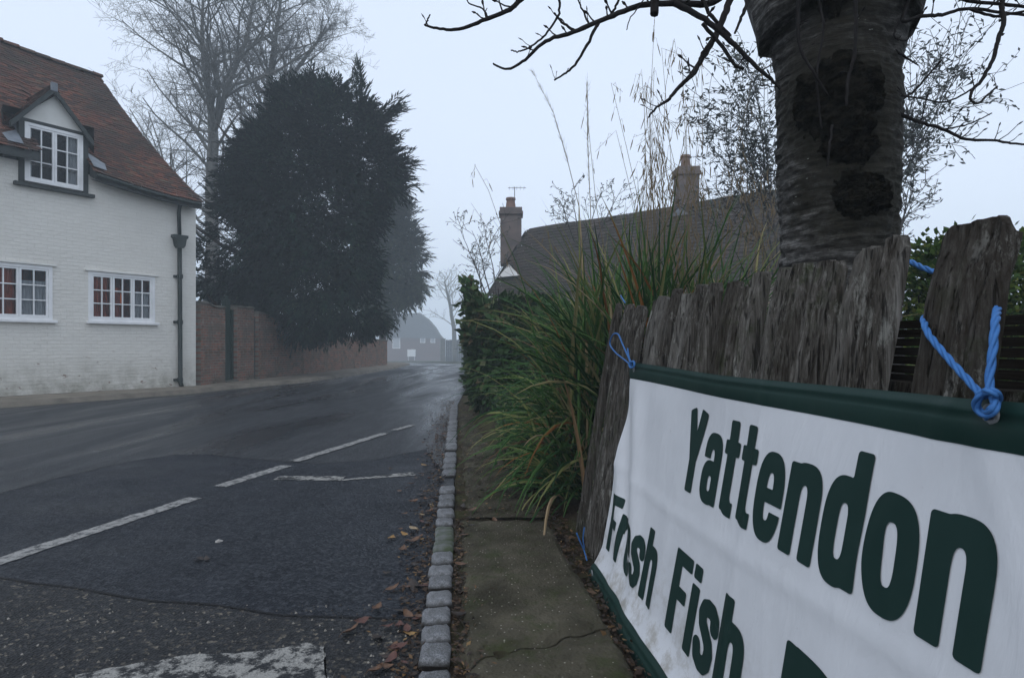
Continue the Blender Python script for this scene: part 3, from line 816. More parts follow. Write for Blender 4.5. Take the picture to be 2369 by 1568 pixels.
m.build('dormer_roof', MT['tile'], dor, local=True)
for sgn in (1, -1):
    b = MB()
    a0 = V((apx, -.185, apz - .02)); a1 = V((apx + sgn * (half + .06), -.185, bz - .06)); dn = V((0, 0, -.125)); bk = V((0, .05, 0))
    b.add([a0, a1, a1 + dn, a0 + dn, a0 + bk, a1 + bk, a1 + dn + bk, a0 + dn + bk], [(0, 1, 2, 3), (7, 6, 5, 4), (0, 4, 5, 1), (3, 2, 6, 7), (1, 5, 6, 2)])
    b.quad(a0 + V((0, .02, -.03)), a1 + V((0, .02, -.03)), a1 + V((0, .18, -.03)), a0 + V((0, .18, -.03)))
    b.build('bargeboard', MT['black'], dor, local=True)
m = MB(); m.box((apx - .06, -.20, apz - .12), (apx + .06, -.13, apz + .07), bev=.01); m.build('finial', MT['lead'], dor, local=True)
m = MB()
for xx, s in ((ckR, 1), (ckL, -1)):
    m = MB()
    q = [roofpt(xx + s * d, u, .05) for d, u in ((.0, .12), (.26, .12), (.30, .42), (.0, .75))]
    m.add(q, [(0, 1, 2, 3) if s > 0 else (3, 2, 1, 0)])
    m.build('lead_flashing', MT['lead'], dor, local=True)

# rainwater pipe with hopper
xp, zp = hx(411, 560); xb_, zb_ = hx(416, 886)
m = MB()
m.tube([(xp + .12, -.30, 4.62), (xp + .03, -.26, 4.60), (xp - .02, -.14, 4.52), (xp - .02, -.10, 4.35), (xp, -.09, zp + .18)], .045, 10)
m.tube([(xp, -.09, zp - .05), (xp + .01, -.09, 2.2), (xp + .02, -.09, .12), (xp + .02, -.16, .02)], .052, 10)
pipe = m.build('drainpipe', MT['iron'], house, local=True, smooth_=True)
m = MB(); zz = [.10, .13, .13, .05, .05]
prof = [(-.16, .06), (-.10, .10), (.06, .13), (.10, .17), (.16, .17)]
vs = []
for dz, r in prof: vs += [(xp - r, -.19, zp + dz), (xp + r, -.19, zp + dz), (xp + r, -.005, zp + dz), (xp - r, -.005, zp + dz)]
m.add(vs, [(4 * i + a, 4 * i + (a + 1) % 4, 4 * i + 4 + (a + 1) % 4, 4 * i + 4 + a) for i in range(4) for a in range(4)] + [(3, 2, 1, 0)])
m.build('hopper', MT['iron'], pipe, local=True)
for zc in (hx(412, 640)[1], hx(412, 745)[1], hx(414, 878)[1]):
    m = MB(); m.tube([(xp + .012, -.09, zc - .05), (xp + .012, -.09, zc + .05)], .068, 10); m.box((xp - .11, -.06, zc - .03), (xp - .03, -.004, zc + .03)); m.build('pipe_bracket', MT['iron'], pipe, local=True)
m = MB()
for xx, s in ((XR - .12, 1), (ckR + .1, -1)):
    pass
xs = frange(ckR + .04, XR - .05, 12)
m.tube([(x, EAVE_Y - .02, eave(x) - .08) for x in xs], .042, 8)
m.build('gutter', MT['iron'], house, local=True, smooth_=True)

# ================================================================== BRICK GARDEN WALL, GATE
WD = (WALL_B - WALL_A).normalized(); WN = V((-WD.y, WD.x, 0))
def wl(px):                                # distance along the wall line seen at picture column px
    dx = (px - CX) / F
    # A + t*WD, x = dx*y
    return (dx * WALL_A.y - WALL_A.x) / (WD.x - dx * WD.y)
def wh(px, py):
    t = wl(px); q = WALL_A + WD * t; return H + (HY - py) / F * q.y
rzw = math.atan2(WD.y, WD.x)
def wallpiece(name, label, cat, t0, t1, top, thick=.33, seed=0, rag=.05, group=None, base=-.1):
    q = WALL_A + WD * t0
    r = thing(name, label, cat, (q.x, q.y, 0), rzw, group)
    m = MB(); L = t1 - t0; n = max(6, int(L / .12))
    xs = frange(0, L, n)
    tp = [top(t0 + x) + rag * nz((t0 + x) * 2.1, seed) + rag * .5 * nz((t0 + x) * 9, seed) for x in xs]
    gzs = [gz((WALL_A + WD * (t0 + x)).y) for x in xs]
    zs = 8
    f = lambda i, k, y: (xs[i], y + .015 * nz(xs[i] * 2, k * .7, seed), gzs[i] + base + (tp[i] - gzs[i] - base) * k / zs)
    for i in range(n - 1):
        for k in range(zs):
            m.quad(f(i, k, 0), f(i + 1, k, 0), f(i + 1, k + 1, 0), f(i, k + 1, 0))
        m.quad(f(i + 1, 0, thick), f(i, 0, thick), f(i, zs, thick), f(i + 1, zs, thick))
    for k in range(zs):
        m.quad(f(0, k, thick), f(0, k, 0), f(0, k + 1, 0), f(0, k + 1, thick)); m.quad(f(n - 1, k, 0), f(n - 1, k, thick), f(n - 1, k + 1, thick), f(n - 1, k + 1, 0))
    m.build('brickwork', MT['brick'], r, local=True)
    c = MB(); hh = .07
    for i in range(n - 1):
        a, b = xs[i], xs[i + 1]; za, zb = tp[i], tp[i + 1]
        pr = [(-.035, 0), (-.035, hh * .6), (.06, hh), (thick - .06, hh), (thick + .035, hh * .6), (thick + .035, 0)]
        A = [(a, y, za + z + .012 * nz(a * 7, y * 9)) for y, z in pr]; B = [(b, y, zb + z + .012 * nz(b * 7, y * 9)) for y, z in pr]
        c.add(A + B, [(k, k + 6, k + 7, k + 1) for k in range(5)] + ([(0, 1, 2, 3, 4, 5)] if i == 0 else []) + ([(11, 10, 9, 8, 7, 6)] if i == n - 2 else []))
    c.build('coping', MT['coping'], r, local=True)
    return r
tA = wl(521); tB0, tB1 = wl(549), wl(588); tC0, tC1 = wl(598), wl(896)
print('WALL', tA, tB0, tB1, tC0, tC1, wh(455, 700), wh(520, 706), wh(600, 722), wh(700, 765), wh(890, 775))
wallpiece('brick_wall', 'short lichen spotted brick wall between the white cottage and the green gate', 'wall', .0, tA, lambda t: 2.22 - .07 * t, seed=1)
wallpiece('brick_pier', 'tall red brick pier between the green gate and the long garden wall', 'pier', tB0, tB1, lambda t: 2.22, .40, seed=4, rag=.015)
wallpiece('brick_wall', 'long brown brick garden wall running under the dark evergreen', 'wall', tC0, tC1,
          lambda t: 2.12 + (1.60 - 2.12) * smooth(tC0, tC0 + 3.2, t) - .02 * (t - tC0) , seed=9)
def gatebox(name, label, t0, t1, zt, arched):
    q = WALL_A + WD * t0
    r = thing(name, label, 'gate', (q.x, q.y, 0), rzw)
    w = t1 - t0
    p = MB(); 
    p.box((.02, .10, -.05), (.10, .22, zt), bev=.006); p.build('gate_post', MT['green'], r, local=True)
    p = MB(); p.box((w - .10, .10, -.05), (w - .02, .22, zt), bev=.006); p.build('gate_post', MT['green'], r, local=True)
    b = MB(); nb = max(3, int((w - .22) / .11)); bw = (w - .22) / nb
    for i in range(nb):
        xa = .11 + i * bw; u = (i + .5) / nb * 2 - 1
        top = zt + (arched * math.sqrt(max(0, 1 - u * u * .95)) if arched else 0)
        b.box((xa, .14, .08), (xa + bw - .008, .175, top), bev=.004)
    for zz in (.35, zt - .35): b.box((.11, .176, zz), (w - .11, .20, zz + .12), bev=.004)
    lf = b.build('gate_leaf', MT['green'], r, local=True)
    k = MB(); k.tube([(w - .2, .12, 1.02), (w - .2, .085, 1.02), (w - .32, .085, 1.0)], .012, 6); k.build('gate_latch', MT['iron'], lf, local=True)
    st = MB(); st.box((-.0, -.05, -.05), (w, .30, .135), bev=.01); st.build('gate_step', MT['coping'], r, local=True)
    return r
gatebox('garden_gate', 'dark green arched garden gate between two stretches of brick wall', tA, tB0, 2.15, .38)
gatebox('narrow_gate', 'narrow dark green plank gate on the right side of the brick pier', tB1, tC0, 2.0, 0)

# ================================================================== FAR HOUSE, BOARDED GATE, POST
fd = 150.0; fb = gz(fd)
fh = thing('brick_house', 'misty brick house with rounded roof at the far end of the road', 'house', P(950, 838, fd) * 1.0)
def fp(px, py, y=0.0):
    q = P(px, py, fd); return (q.x, fd + y, q.z)
m = MB()
xL, xR2 = fp(893, 0)[0], fp(1017, 0)[0]; ze = fp(0, 778)[2]
m.box((xL, fd, fb - .3), (xR2, fd + 6, ze)); m.build('wall', MT['brickred'], fh)
m = MB()
prof = [(886, 781), (896, 757), (910, 738), (926, 727), (968, 724), (986, 737), (1002, 755), (1012, 772), (1021, 783)]
A = [fp(*p, -.35) for p in prof]; B = [fp(*p, 6.3) for p in prof]
k = len(prof)
Cc = [(p[0] * .85 + .15 * (xL + xR2) / 2, fd + 2.9, p[2] + .25) for p in A]
m.add(A + Cc + B, [(i, i + 1, k + i + 1, k + i) for i in range(k - 1)] + [(k + i, k + i + 1, 2 * k + i + 1, 2 * k + i) for i in range(k - 1)])
m.add(A, [tuple(range(k))[::-1]]); m.add(B, [tuple(range(k))])
m.build('roof', MT['slate'], fh)
for (a, b, c, d) in ((908, 926, 776, 806), (972, 984, 779, 793), (996, 1007, 779, 793)):
    q = MB(); p0 = fp(a, d); p1 = fp(b, c); q.box((p0[0], fd - .06, p0[2]), (p1[0], fd + .05, p1[2])); w = q.build('window', MT['white'], fh)
    q = MB(); q.quad(*[(x, fd - .068, z) for x, z in ((p0[0] + .16, p0[2] + .16), (p1[0] - .16, p0[2] + .16), (p1[0] - .16, p1[2] - .16), (p0[0] + .16, p1[2] - .16))]); q.build('pane', MT['net'], w)
q = MB(); p0 = fp(943, 824); p1 = fp(962, 808); q.box((p0[0], fd - .5, p0[2] - .05), (p1[0], fd - .42, p1[2])); q.box((p0[0] + .2, fd - .42, fb), (p0[0] + .3, fd - .36, p1[2])); q.box((p1[0] - .3, fd - .42, fb), (p1[0] - .2, fd - .36, p1[2]))
tag(q.build('notice_board', MT['white'], loc=(p0[0], fd, fb)), 'small pale board standing in front of the misty brick house', 'board')
gd = 105.0
r = thing('boarded_gate', 'tall grey boarded gate at the misty end of the road', 'gate', P(1060, 840, gd))
m = MB(); a, b = P(1031, 0, gd).x, P(1110, 0, gd).x; zt = H + (HY - 786) / F * gd; zb = gz(gd)
n = 16
for i in range(n):
    x0 = a + (b - a) * i / n; m.box((x0, gd, zb - .1), (x0 + (b - a) / n - .02, gd + .05, zt + .05 * nz(i * 1.7)))
m.build('boards', MT['gatewood'], r)
m = MB(); m.box((a, gd + .06, zb + .4), (b, gd + .12, zb + .55)); m.box((a, gd + .06, zt - .5), (b, gd + .12, zt - .35)); m.build('rail', MT['gatewood'], r)
m = MB(); q0, q1 = P(1019, 0, gd).x, P(1030, 0, gd).x; m.box((q0, gd - .1, zb - .2), (q1, gd + .35, zt + .15), bev=.03); m.box((q0 - .05, gd - .15, zt + .15), (q1 + .05, gd + .4, zt + .25), bev=.03)
tag(m.build('gate_pillar', MT['coping'], loc=(q0, gd, zb)), 'pale stone pillar left of the far grey boarded gate', 'pillar')

# ================================================================== COTTAGE BEHIND THE SEDGE
RA = V((.47, 20.0, 0)); RB = V((8.5, 13.83, 0)); rd = (RB - RA).normalized(); rn = V((rd.y, -rd.x, 0))      # ridge line, and the way its road slope faces
if rn.y > 0: rn = -rn
rc = thing('tiled_cottage', 'low cottage with a long brown roof and two chimneys behind the sedge', 'cottage', (RA.x, RA.y, 0))
Lr = (RB - RA).length
def rzt(s): return 4.93 + .03 * math.sin(s * 1.1) + .07 * smooth(2, 4.5, s)
def rp(s, q, lift=0.0):               # q 0 at the eave .. 1 at the ridge
    p = RA + rd * s + rn * (2.05 * (1 - q))
    z = 2.62 + (rzt(s) - 2.62) * q - .05 * math.sin(PI * max(0, min(1, q)))
    return (p.x + rn.x * lift * .7, p.y + rn.y * lift * .7, z + lift * .7)
m = MB(); rs = random.Random(3)
tiles(m, lambda s, q, l=0.0: rp(s, q / 3.1, l), 3.1, Lr, .14, .2, rs, lambda t: 0.0, lambda t: Lr)
roof2 = m.build('roof', MT['tile2'], rc)
m = MB()
bp = lambda s, q: (lambda p: (p.x, p.y, 2.62 + (rzt(s) - 2.62) * q))(RA + rd * s - rn * (2.05 * (1 - q)))
m.grid(lambda u, v: bp(u * Lr, v), frange(0, 1, 12), [0, .5, 1]); m.build('rear_slope', MT['tile2'], roof2)
m = MB()
w0, w1 = RA + rn * 1.75 + rd * .15, RB + rn * 1.75; b0, b1 = RA - rn * 1.75 + rd * .15, RB - rn * 1.75
for a, b in ((w0, w1), (w1, b1), (b1, b0), (b0, w0)): m.quad((a.x, a.y, -.2), (b.x, b.y, -.2), (b.x, b.y, 2.72), (a.x, a.y, 2.72))
ap = RA + rd * .15; m.add([(w0.x, w0.y, 2.70), (b0.x, b0.y, 2.70), (ap.x, ap.y, 4.82)], [(0, 1, 2)])
m.build('wall', MT['pink'], rc)
m = MB()
for sgn in (1, -1):
    a = RA + rd * (-.04); e = a + rn * 2.1 * sgn
    m.add([(a.x, a.y, 4.93), (e.x, e.y, 2.56), (e.x, e.y, 2.36), (a.x, a.y, 4.70)], [(0, 1, 2, 3)])
m.build('bargeboard', MT['black'], rc)
def chimney(px0, px1, pyt, pyb, d, pot, label=None):
    a = P(px0, pyt, d); b = P(px1, pyb, d); w = b.x - a.x; cx_, cy = (a.x + b.x) / 2, d + w / 2
    m = MB(); hw = w / 2
    def ring(z0, z1, e): m.box((cx_ - hw - e, cy - hw * .9 - e, z0), (cx_ + hw + e, cy + hw * .9 + e, z1), bev=.01)
    ring(b.z - .5, a.z - .24, -.02); ring(a.z - .238, a.z - .13, .03); ring(a.z - .128, a.z - .0, -.0)
    ch = m.build('chimney', MT['chimney'], rc)
    for (p0, p1, pt) in pot:
        q0 = P(p0, pt, d); q1 = P(p1, pyt, d); r = (q1.x - q0.x) / 2; cc = (q0.x + q1.x) / 2
        k = MB()
        z0, z1 = a.z + .002, q0.z
        k.tube([(cc, cy, z0), (cc, cy, z0 + (z1 - z0) * .15), (cc, cy, z0 + (z1 - z0) * .8), (cc, cy, z0 + (z1 - z0) * .82), (cc, cy, z1)], [r * 1.05, r * .95, r * .78, r * .95, r * .9], 10)
        k.build('chimney_pot', MT['pot'], ch)
    return ch, cx_, cy, a.z
ch, cxx, cyy, czz = chimney(1156, 1208, 478, 575, 19.6, [(1169, 1194, 452)])
m = MB(); zt = H + (HY - 426) / F * 19.6
m.tube([(cxx + .12, cyy, czz), (cxx + .12, cyy, zt)], .014, 5); m.tube([(cxx - .1, cyy, zt - .03), (cxx + .5, cyy - .1, zt - .05)], .009, 5)
for i in range(5): m.tube([(cxx - .05 + i * .12, cyy - .2, zt - .035), (cxx - .05 + i * .12, cyy + .2, zt - .045)], .006, 4)
m.build('aerial', MT['metal'], ch)
chimney(1569, 1621, 383, 500, 16.9, [(1581, 1606, 352)])
# little gablet with white bargeboards and dark window on the road slope, and its lead-roofed fellow further along
def gablet(px, py, hgt, wid, s, col):
    o = V((0, 0, H)); d = V(((px - CX) / F, 1, (HY - py) / F))
    # meet the roof slope plane
    p0 = V(rp(0, 0)); nrm = (V(rp(1, 0)) - p0).cross(V(rp(0, 1)) - p0)
    t = (p0 - o).dot(nrm) / d.dot(nrm); c = o + d * t
    up = V((0, 0, 1)); f = rn * .10
    l = c - rd * wid / 2 + f; r = c + rd * wid / 2 + f
    m = MB(); ba = -rn * 1.0
    m.add([l, r, r - up * hgt, l - up * hgt, l + ba, r + ba], [(0, 1, 2, 3)])
    m.add([l, l - up * hgt, l - up * hgt + ba, l + ba], [(0, 1, 2, 3)]); m.add([r, r + ba, r - up * hgt + ba, r - up * hgt], [(0, 1, 2, 3)])
    g = m.build('dormer', MT['black'], rc)
    k = MB(); tp = c + up * wid * .55 + f * 1.5
    k.add([l + f * .5 - rd * .1 - up * .03, r + f * .5 + rd * .1 - up * .03, tp], [(0, 1, 2)]); k.build('gable_board', col, g)
    k = MB(); k.add([l + f * .5 - rd * .1, tp + up * .03, tp + ba + up * .03, l - rd * .1 + ba], [(0, 1, 2, 3)]); k.add([r + f * .5 + rd * .1, r + rd * .1 + ba, tp + ba + up * .03, tp + up * .03], [(0, 1, 2, 3)]); k.build('dormer_roof', MT['tile2'], g)
    k = MB(); e = .07
    k.add([l + f * .15 + rd * e - up * e, r + f * .15 - rd * e - up * e, r + f * .15 - rd * e - up * (hgt - e), l + f * .15 + rd * e - up * (hgt - e)], [(0, 1, 2, 3)]); k.build('pane', MT['glass'], g)
gablet(1184, 638, .62, .62, 0, MT['white'])
gablet(1577, 498, .55, .36, 0, MT['lead'])
# ================================================================== LEAFY MASSES
def inpoly(x, y, poly):
    c = False; n = len(poly); j = n - 1
    for i in range(n):
        xi, yi = poly[i]; xj, yj = poly[j]
        if (yi > y) != (yj > y) and x < (xj - xi) * (y - yi) / (yj - yi) + xi: c = not c
        j = i
    return c
def edgedist(x, y, poly):
    d = 1e9; n = len(poly)
    for i in range(n):
        (x0, y0), (x1, y1) = poly[i], poly[(i + 1) % n]
        dx, dy = x1 - x0, y1 - y0; L = dx * dx + dy * dy
        t = max(0, min(1, ((x - x0) * dx + (y - y0) * dy) / L)) if L else 0
        d = min(d, math.hypot(x - x0 - t * dx, y - y0 - t * dy))
    return d
def leafquad(m, p, d, n, L, W):
    d = d.normalized(); s = d.cross(n)
    if s.length < 1e-4: s = d.orthogonal()
    s.normalize(); a = p; b = p + d * L * .45 + s * W * .5; c = p + d * L; e = p + d * L * .45 - s * W * .5
    m.add([a, b, c, e], [(0, 1, 2, 3)])
def spray(m, p, d, rs, L, W, k=6, droop=.25):
    """a yew-like spray: a short twig with needles either side"""
    up = V((0, 0, 1)); s = d.cross(up)
    if s.length < .1: s = V((1, 0, 0))
    s.normalize()
    q = p.copy(); dd = d.normalized()
    for i in range(k):
        t = i / k
        for sg in (1, -1):
            a = (dd + s * sg * rs.uniform(.5, 1.1) + up * rs.uniform(-.25, .25)).normalized()
            leafquad(m, q, a, up + s * rs.uniform(-.5, .5), L * rs.uniform(.45, .7) * (1 - .45 * t), W)
        q = q + dd * L / k; dd = (dd - up * droop / k).normalized()
    leafquad(m, q - dd * L * .12, dd, up, L * .5, W)
def crown(poly, d0, rs, n, L, W, fn, depth=1.0, maxd=None, holes=None, shell=.55):
    """fills the solid whose outline seen from the road is poly (pixels at distance d0)"""
    pts = [P(x, y, d0) for x, y in poly]; pl = [(p.x, p.z) for p in pts]
    xs = [p[0] for p in pl]; zs = [p[1] for p in pl]; cx, cz = sum(xs) / len(xs), sum(zs) / len(zs)
    m = MB(); c = 0; tries = 0
    while c < n and tries < n * 30:
        tries += 1
        x = rs.uniform(min(xs), max(xs)); z = rs.uniform(min(zs), max(zs))
        if not inpoly(x, z, pl): continue
        e = edgedist(x, z, pl); hd = depth * math.sqrt(max(.01, e)) * 1.1
        if maxd: hd = min(hd, maxd)
        cl = nz(x * .9, z * .9, 5)
        if rs.random() < shell: y = -hd * (1 - .35 * rs.random()) * (1 + .35 * cl)
        else: y = rs.uniform(-hd, hd)
        if holes and holes(x, z, e) and rs.random() < .8: continue
        if cl + .45 * nz(x * 2.6, z * 2.6, y * 2) < -.42 and rs.random() < .6: continue
        out = V((x - cx, y * 1.3, (z - cz) * .6 + .25)); 
        if out.length < .01: continue
        out.normalize(); out = (out + V((rs.gauss(0, .35), rs.gauss(0, .35), rs.gauss(0, .3)))).normalized()
        fn(m, V((x, d0 + y, z)), out, L * rs.uniform(.6, 1.25), W, rs); c += 1
    return m

# --- yew and its misty neighbour
rs = random.Random(21)
yd = 21.0
ypoly = [(456, 690), (452, 600), (482, 530), (520, 470), (545, 395), (575, 330), (622, 285), (652, 240), (690, 205), (706, 178), (722, 215), (748, 182), (768, 230), (812, 225), (828, 172), (838, 232), (866, 268), (905, 240), (898, 285), (880, 300), (905, 345), (938, 372), (925, 405), (940, 415), (900, 465), (890, 540), (885, 640), (886, 740), (880, 768), (760, 785), (690, 784), (650, 768), (630, 742), (560, 712), (500, 695)]
yew = thing('yew_tree', 'huge dark yew tree overhanging the long brick wall', 'tree', P(600, 797, yd) - V((0, 0, 1.2)))
def yfn(m, p, d, L, W, rs): spray(m, p, d, rs, L, W)
hl = lambda x, z, e: P(0, 0, yd) is not None and x < P(575, 0, yd).x and nz(x * 2.2, z * 2.2, 3) > -.02
def clumped(poly, d0, rs, ncl, nsp, R, L, W, depth, maxd, thin=None):
    pts = [P(x, y, d0) for x, y in poly]; pl = [(p.x, p.z) for p in pts]
    xs = [p[0] for p in pl]; zs = [p[1] for p in pl]; cx, cz = sum(xs) / len(xs), sum(zs) / len(zs)
    m = MB(); c = 0
    while c < ncl:
        x = rs.uniform(min(xs), max(xs)); z = rs.uniform(min(zs), max(zs))
        if not inpoly(x, z, pl): continue
        e = edgedist(x, z, pl)
        if e < R * .3 : continue
        if thin and rs.random() < thin(x, z): c += 1; continue
        hd = min(maxd, depth * math.sqrt(e) * 1.1)
        y = -hd * rs.uniform(.55, 1) if rs.random() < .62 else rs.uniform(-hd, hd)
        c0 = V((x, d0 + y, z)); out = V(((x - cx) * .8, y * 1.2, (z - cz) * .5)).normalized()
        r = R * rs.uniform(.6, 1.25) * min(1, .45 + e / R * .6)
        for q in range(nsp):
            dv = V((rs.gauss(0, 1), rs.gauss(0, 1), rs.gauss(.15, .8))).normalized()
            if dv.dot(out) < -.35: dv = -dv
            p = c0 + dv * r * rs.uniform(.25, 1) * .75
            d = (dv + out * .5 + V((0, 0, rs.uniform(-.25, .45)))).normalized()
            spray(m, p, d, rs, L * rs.uniform(.55, 1.2), W, 5, .5)
        c += 1
    return m
xt = P(575, 0, yd).x
m = clumped(ypoly, yd, rs, 500, 38, .95, .40, .062, 1.15, 3.0, lambda x, z: .70 if x < xt else (.0 if z < 7.5 else .2))
# ragged leaders and side shoots along the outline
for (x, y, dx, dz, L) in ((706, 200, .1, 1, .9), (748, 200, 0, 1, .8), (828, 190, .1, 1, .9), (822, 215, .0, 1, .8), (835, 228, .25, 1, .6), (900, 248, .8, .6, .9), (890, 258, .9, .5, .9), (872, 270, .9, .6, .8), (885, 345, 1, .5, .7), (932, 375, 1, .35, .8), (920, 385, 1, .3, .7), (936, 415, 1, .1, .7), (905, 320, 1, .5, .6), (640, 235, -.2, 1, .8), (622, 285, -.3, 1, .7), (580, 330, -.5, .8, .7), (545, 400, -.7, .7, .6), (505, 480, -.8, .6, .6), (490, 430, -.6, .8, .5), (690, 212, -.1, 1, .7), (768, 225, .2, 1, .6)):
    for q in range(9):
        spray(m, P(x + rs.uniform(-11, 11), y + rs.uniform(-4, 22), yd + rs.uniform(-.5, .5)), V((dx + rs.gauss(0, .25), rs.gauss(0, .3), dz + rs.gauss(0, .22))), rs, L * rs.uniform(.4, .95), .065, 7, .3)
m.build('crown', MT['yew'], yew)
m = MB(); base = P(600, 797, yd) - V((0, 0, 1.2))
m.tube([base, base + V((.1, .1, 2)), base + V((-.2, 0, 4.5)), base + V((.2, .1, 7.5)), base + V((.3, 0, 9.5))], [.55, .45, .35, .2, .05], 9)
for a in range(22):
    t = rs.uniform(.12, .8); an = rs.uniform(0, 2 * PI); o = base + V((0, 0, 9.5 * t)); L = 3.6 * (1 - t * .75)
    m.tube([o, o + V((math.cos(an) * L * .5, math.sin(an) * L * .35, .5)), o + V((math.cos(an) * L, math.sin(an) * L * .6, 1.3))], [.12, .07, .02], 5)
m.build('trunk', MT['yewbark'], yew)
bd = 44.0
bpoly = [(838, 700), (842, 540), (862, 470), (900, 440), (930, 448), (946, 462), (938, 480), (962, 468), (952, 498), (975, 488), (950, 520), (960, 545), (972, 575), (986, 590), (975, 620), (976, 650), (962, 690), (930, 705), (915, 735), (890, 755), (850, 760)]
bush = thing('evergreen_tree', 'rounded misty evergreen behind the dark yew at the bend', 'tree', P(885, 797, bd) - V((0, 0, 1.2)))
m = clumped(bpoly, bd, rs, 170, 22, 1.3, .95, .14, 1.1, 3.0)
m.build('crown', MT['bush'], bush)
m = MB(); base = P(885, 797, bd) - V((0, 0, 1.2)); m.tube([base, base + V((0, 0, 3)), base + V((.2, 0, 6))], [.3, .22, .05], 8); m.build('trunk', MT['yewbark'], bush)

# ------------------------------------------------------------------ bare trees
def grow(out, p, d, L, r, lev, rs, maxlev, up=.12, spread=.85, nch=(9, 7, 5, 4), seg=5, wob=.16, ratio=.5, start=.25, leaves=None, rmin=.004):
    pts = [p.copy()]; rad = [r]; q = p.copy(); dd = d.normalized()
    n = seg if lev else seg + 4
    for i in range(n):
        dd = (dd + V((rs.gauss(0, wob), rs.gauss(0, wob), rs.gauss(0, wob * .7) + up)) * (1.0 if lev else .4)).normalized()
        q = q + dd * L / n; pts.append(q.copy()); rad.append(max(rmin, r * (1 - (.75 if lev else .8) * (i + 1) / n)))
    out.append((pts, rad, lev))
    if lev >= maxlev:
        return
    k = nch[min(lev, len(nch) - 1)]
    for i in range(k):
        t = start + (1 - start) * (i + rs.random()) / k if k else 0
        t = min(t, .98); f = t * n; j = int(f); b = pts[j].lerp(pts[j + 1], f - j)
        ax = (pts[j + 1] - pts[j]).normalized()
        s = ax.orthogonal().normalized(); s.rotate(Matrix.Rotation(rs.uniform(0, 2 * PI), 3, ax))
        nd = (ax * rs.uniform(.5, 1.0) + s * spread * rs.uniform(.7, 1.2)).normalized()
        rr = rad[j] * rs.uniform(.45, .65)
        grow(out, b, nd, L * ratio * rs.uniform(.7, 1.2) * (1.15 - .45 * t), max(rmin, rr), lev + 1, rs, maxlev, up, spread, nch, max(3, seg - 1), wob, ratio, .2, leaves, rmin)
def treemesh(m, out, base=8):
    for pts, rad, lev in out: m.tube(pts, rad, 8 if lev == 0 else (5 if lev == 1 else 3), cap=lev < 2)

def bare_tree(name, label, paths, d, seed, maxlev, nch, ratio, Lf, grp=None, up=.10, spread=.8, rmin=.006, mat='bark'):
    rs = random.Random(seed)
    x0, y0, _ = paths[0][0]
    b0 = P(x0, y0, d); b0.z = gz(d) - .1
    r = thing(name, label, 'tree', b0, 0, grp)
    tr = MB(); br = MB()
    for path in paths:
        pts = [P(x, y, d + .0) for x, y, _ in path]; rad = [w * .5 / F * d for _, _, w in path]
        if path is paths[0]: pts[0] = b0
        dense = []; dr = []
        for i in range(len(pts) - 1):
            for k in range(4):
                t = k / 4; q = pts[i].lerp(pts[i + 1], t); q.x += .06 * nz(q.z * .8, seed); dense.append(q); dr.append(rad[i] + (rad[i + 1] - rad[i]) * t)
        dense.append(pts[-1]); dr.append(rad[-1])
        tr.tube(dense, dr, 9)
        n = len(dense); zlow = 3.2
        out = []
        for i in range(n - 1):
            if dense[i].z < zlow: continue
            frac = (dense[i].z - zlow) / max(.1, dense[-1].z - zlow)
            for q in range(nch[0]):
                ax = (dense[i + 1] - dense[i]).normalized(); s = ax.orthogonal().normalized(); s.rotate(Matrix.Rotation(rs.uniform(0, 2 * PI), 3, ax))
                b = dense[i].lerp(dense[i + 1], rs.random())
                nd = (ax * rs.uniform(.5, 1.0) + s * rs.uniform(.7, 1.1)).normalized()
                grow(out, b, nd, Lf * (1.1 - .55 * frac) * rs.uniform(.7, 1.15), max(rmin, min(dr[i] * .5, .075)), 1, rs, maxlev, up, spread, (0,) + nch[1:], 5, .13, ratio, .2, None, rmin)
        treemesh(br, out)
    tr.build('trunk', MT[mat], r, smooth_=True); br.build('branches', MT[mat], r)
    return r
bare_tree('bare_tree', 'tall leafless tree rising behind the white cottage roof', [
    [(486, 800, 36), (492, 600, 31), (490, 440, 27), (494, 330, 24), (492, 270, 20)],
    [(492, 272, 15), (476, 180, 12), (468, 90, 9), (470, -40, 4)],
    [(492, 300, 14), (530, 190, 12), (572, 90, 9), (596, -50, 4)]], 27, 5, 4, (2, 6, 6, 5), .52, 6.4, 'leafless trees behind the yew', .035, 1.0, .005)
bare_tree('bare_tree', 'paler leafless tree standing just behind the top of the yew', [
    [(596, 800, 26), (604, 500, 22), (608, 330, 18), (618, 230, 16), (632, 120, 11), (648, 20, 7), (655, -60, 3)],
    [(610, 280, 12), (660, 200, 10), (715, 120, 7), (765, 60, 3)]], 31, 11, 4, (2, 6, 6, 5), .5, 4.3, 'leafless trees behind the yew', .06, .9, .005)
bare_tree('bare_tree', 'faint leafless tree fading into mist above the boarded gate', [
    [(1052, 830, 12), (1050, 760, 10), (1040, 700, 7), (1028, 650, 3)]], 95, 31, 3, (2, 5, 4), .5, 5.0, None, .04, .9, .02)
# a wall of trees far off in the mist beyond the house
def faint(px, d, top, seed):
    bare_tree('bare_tree', None, [[(px, 836, 10), (px + 4, 770, 8), (px - 2, top, 3)]], d, seed, 3, (2, 5, 4), .5, 6, 'trees fading into the mist', .06, .8, .03)

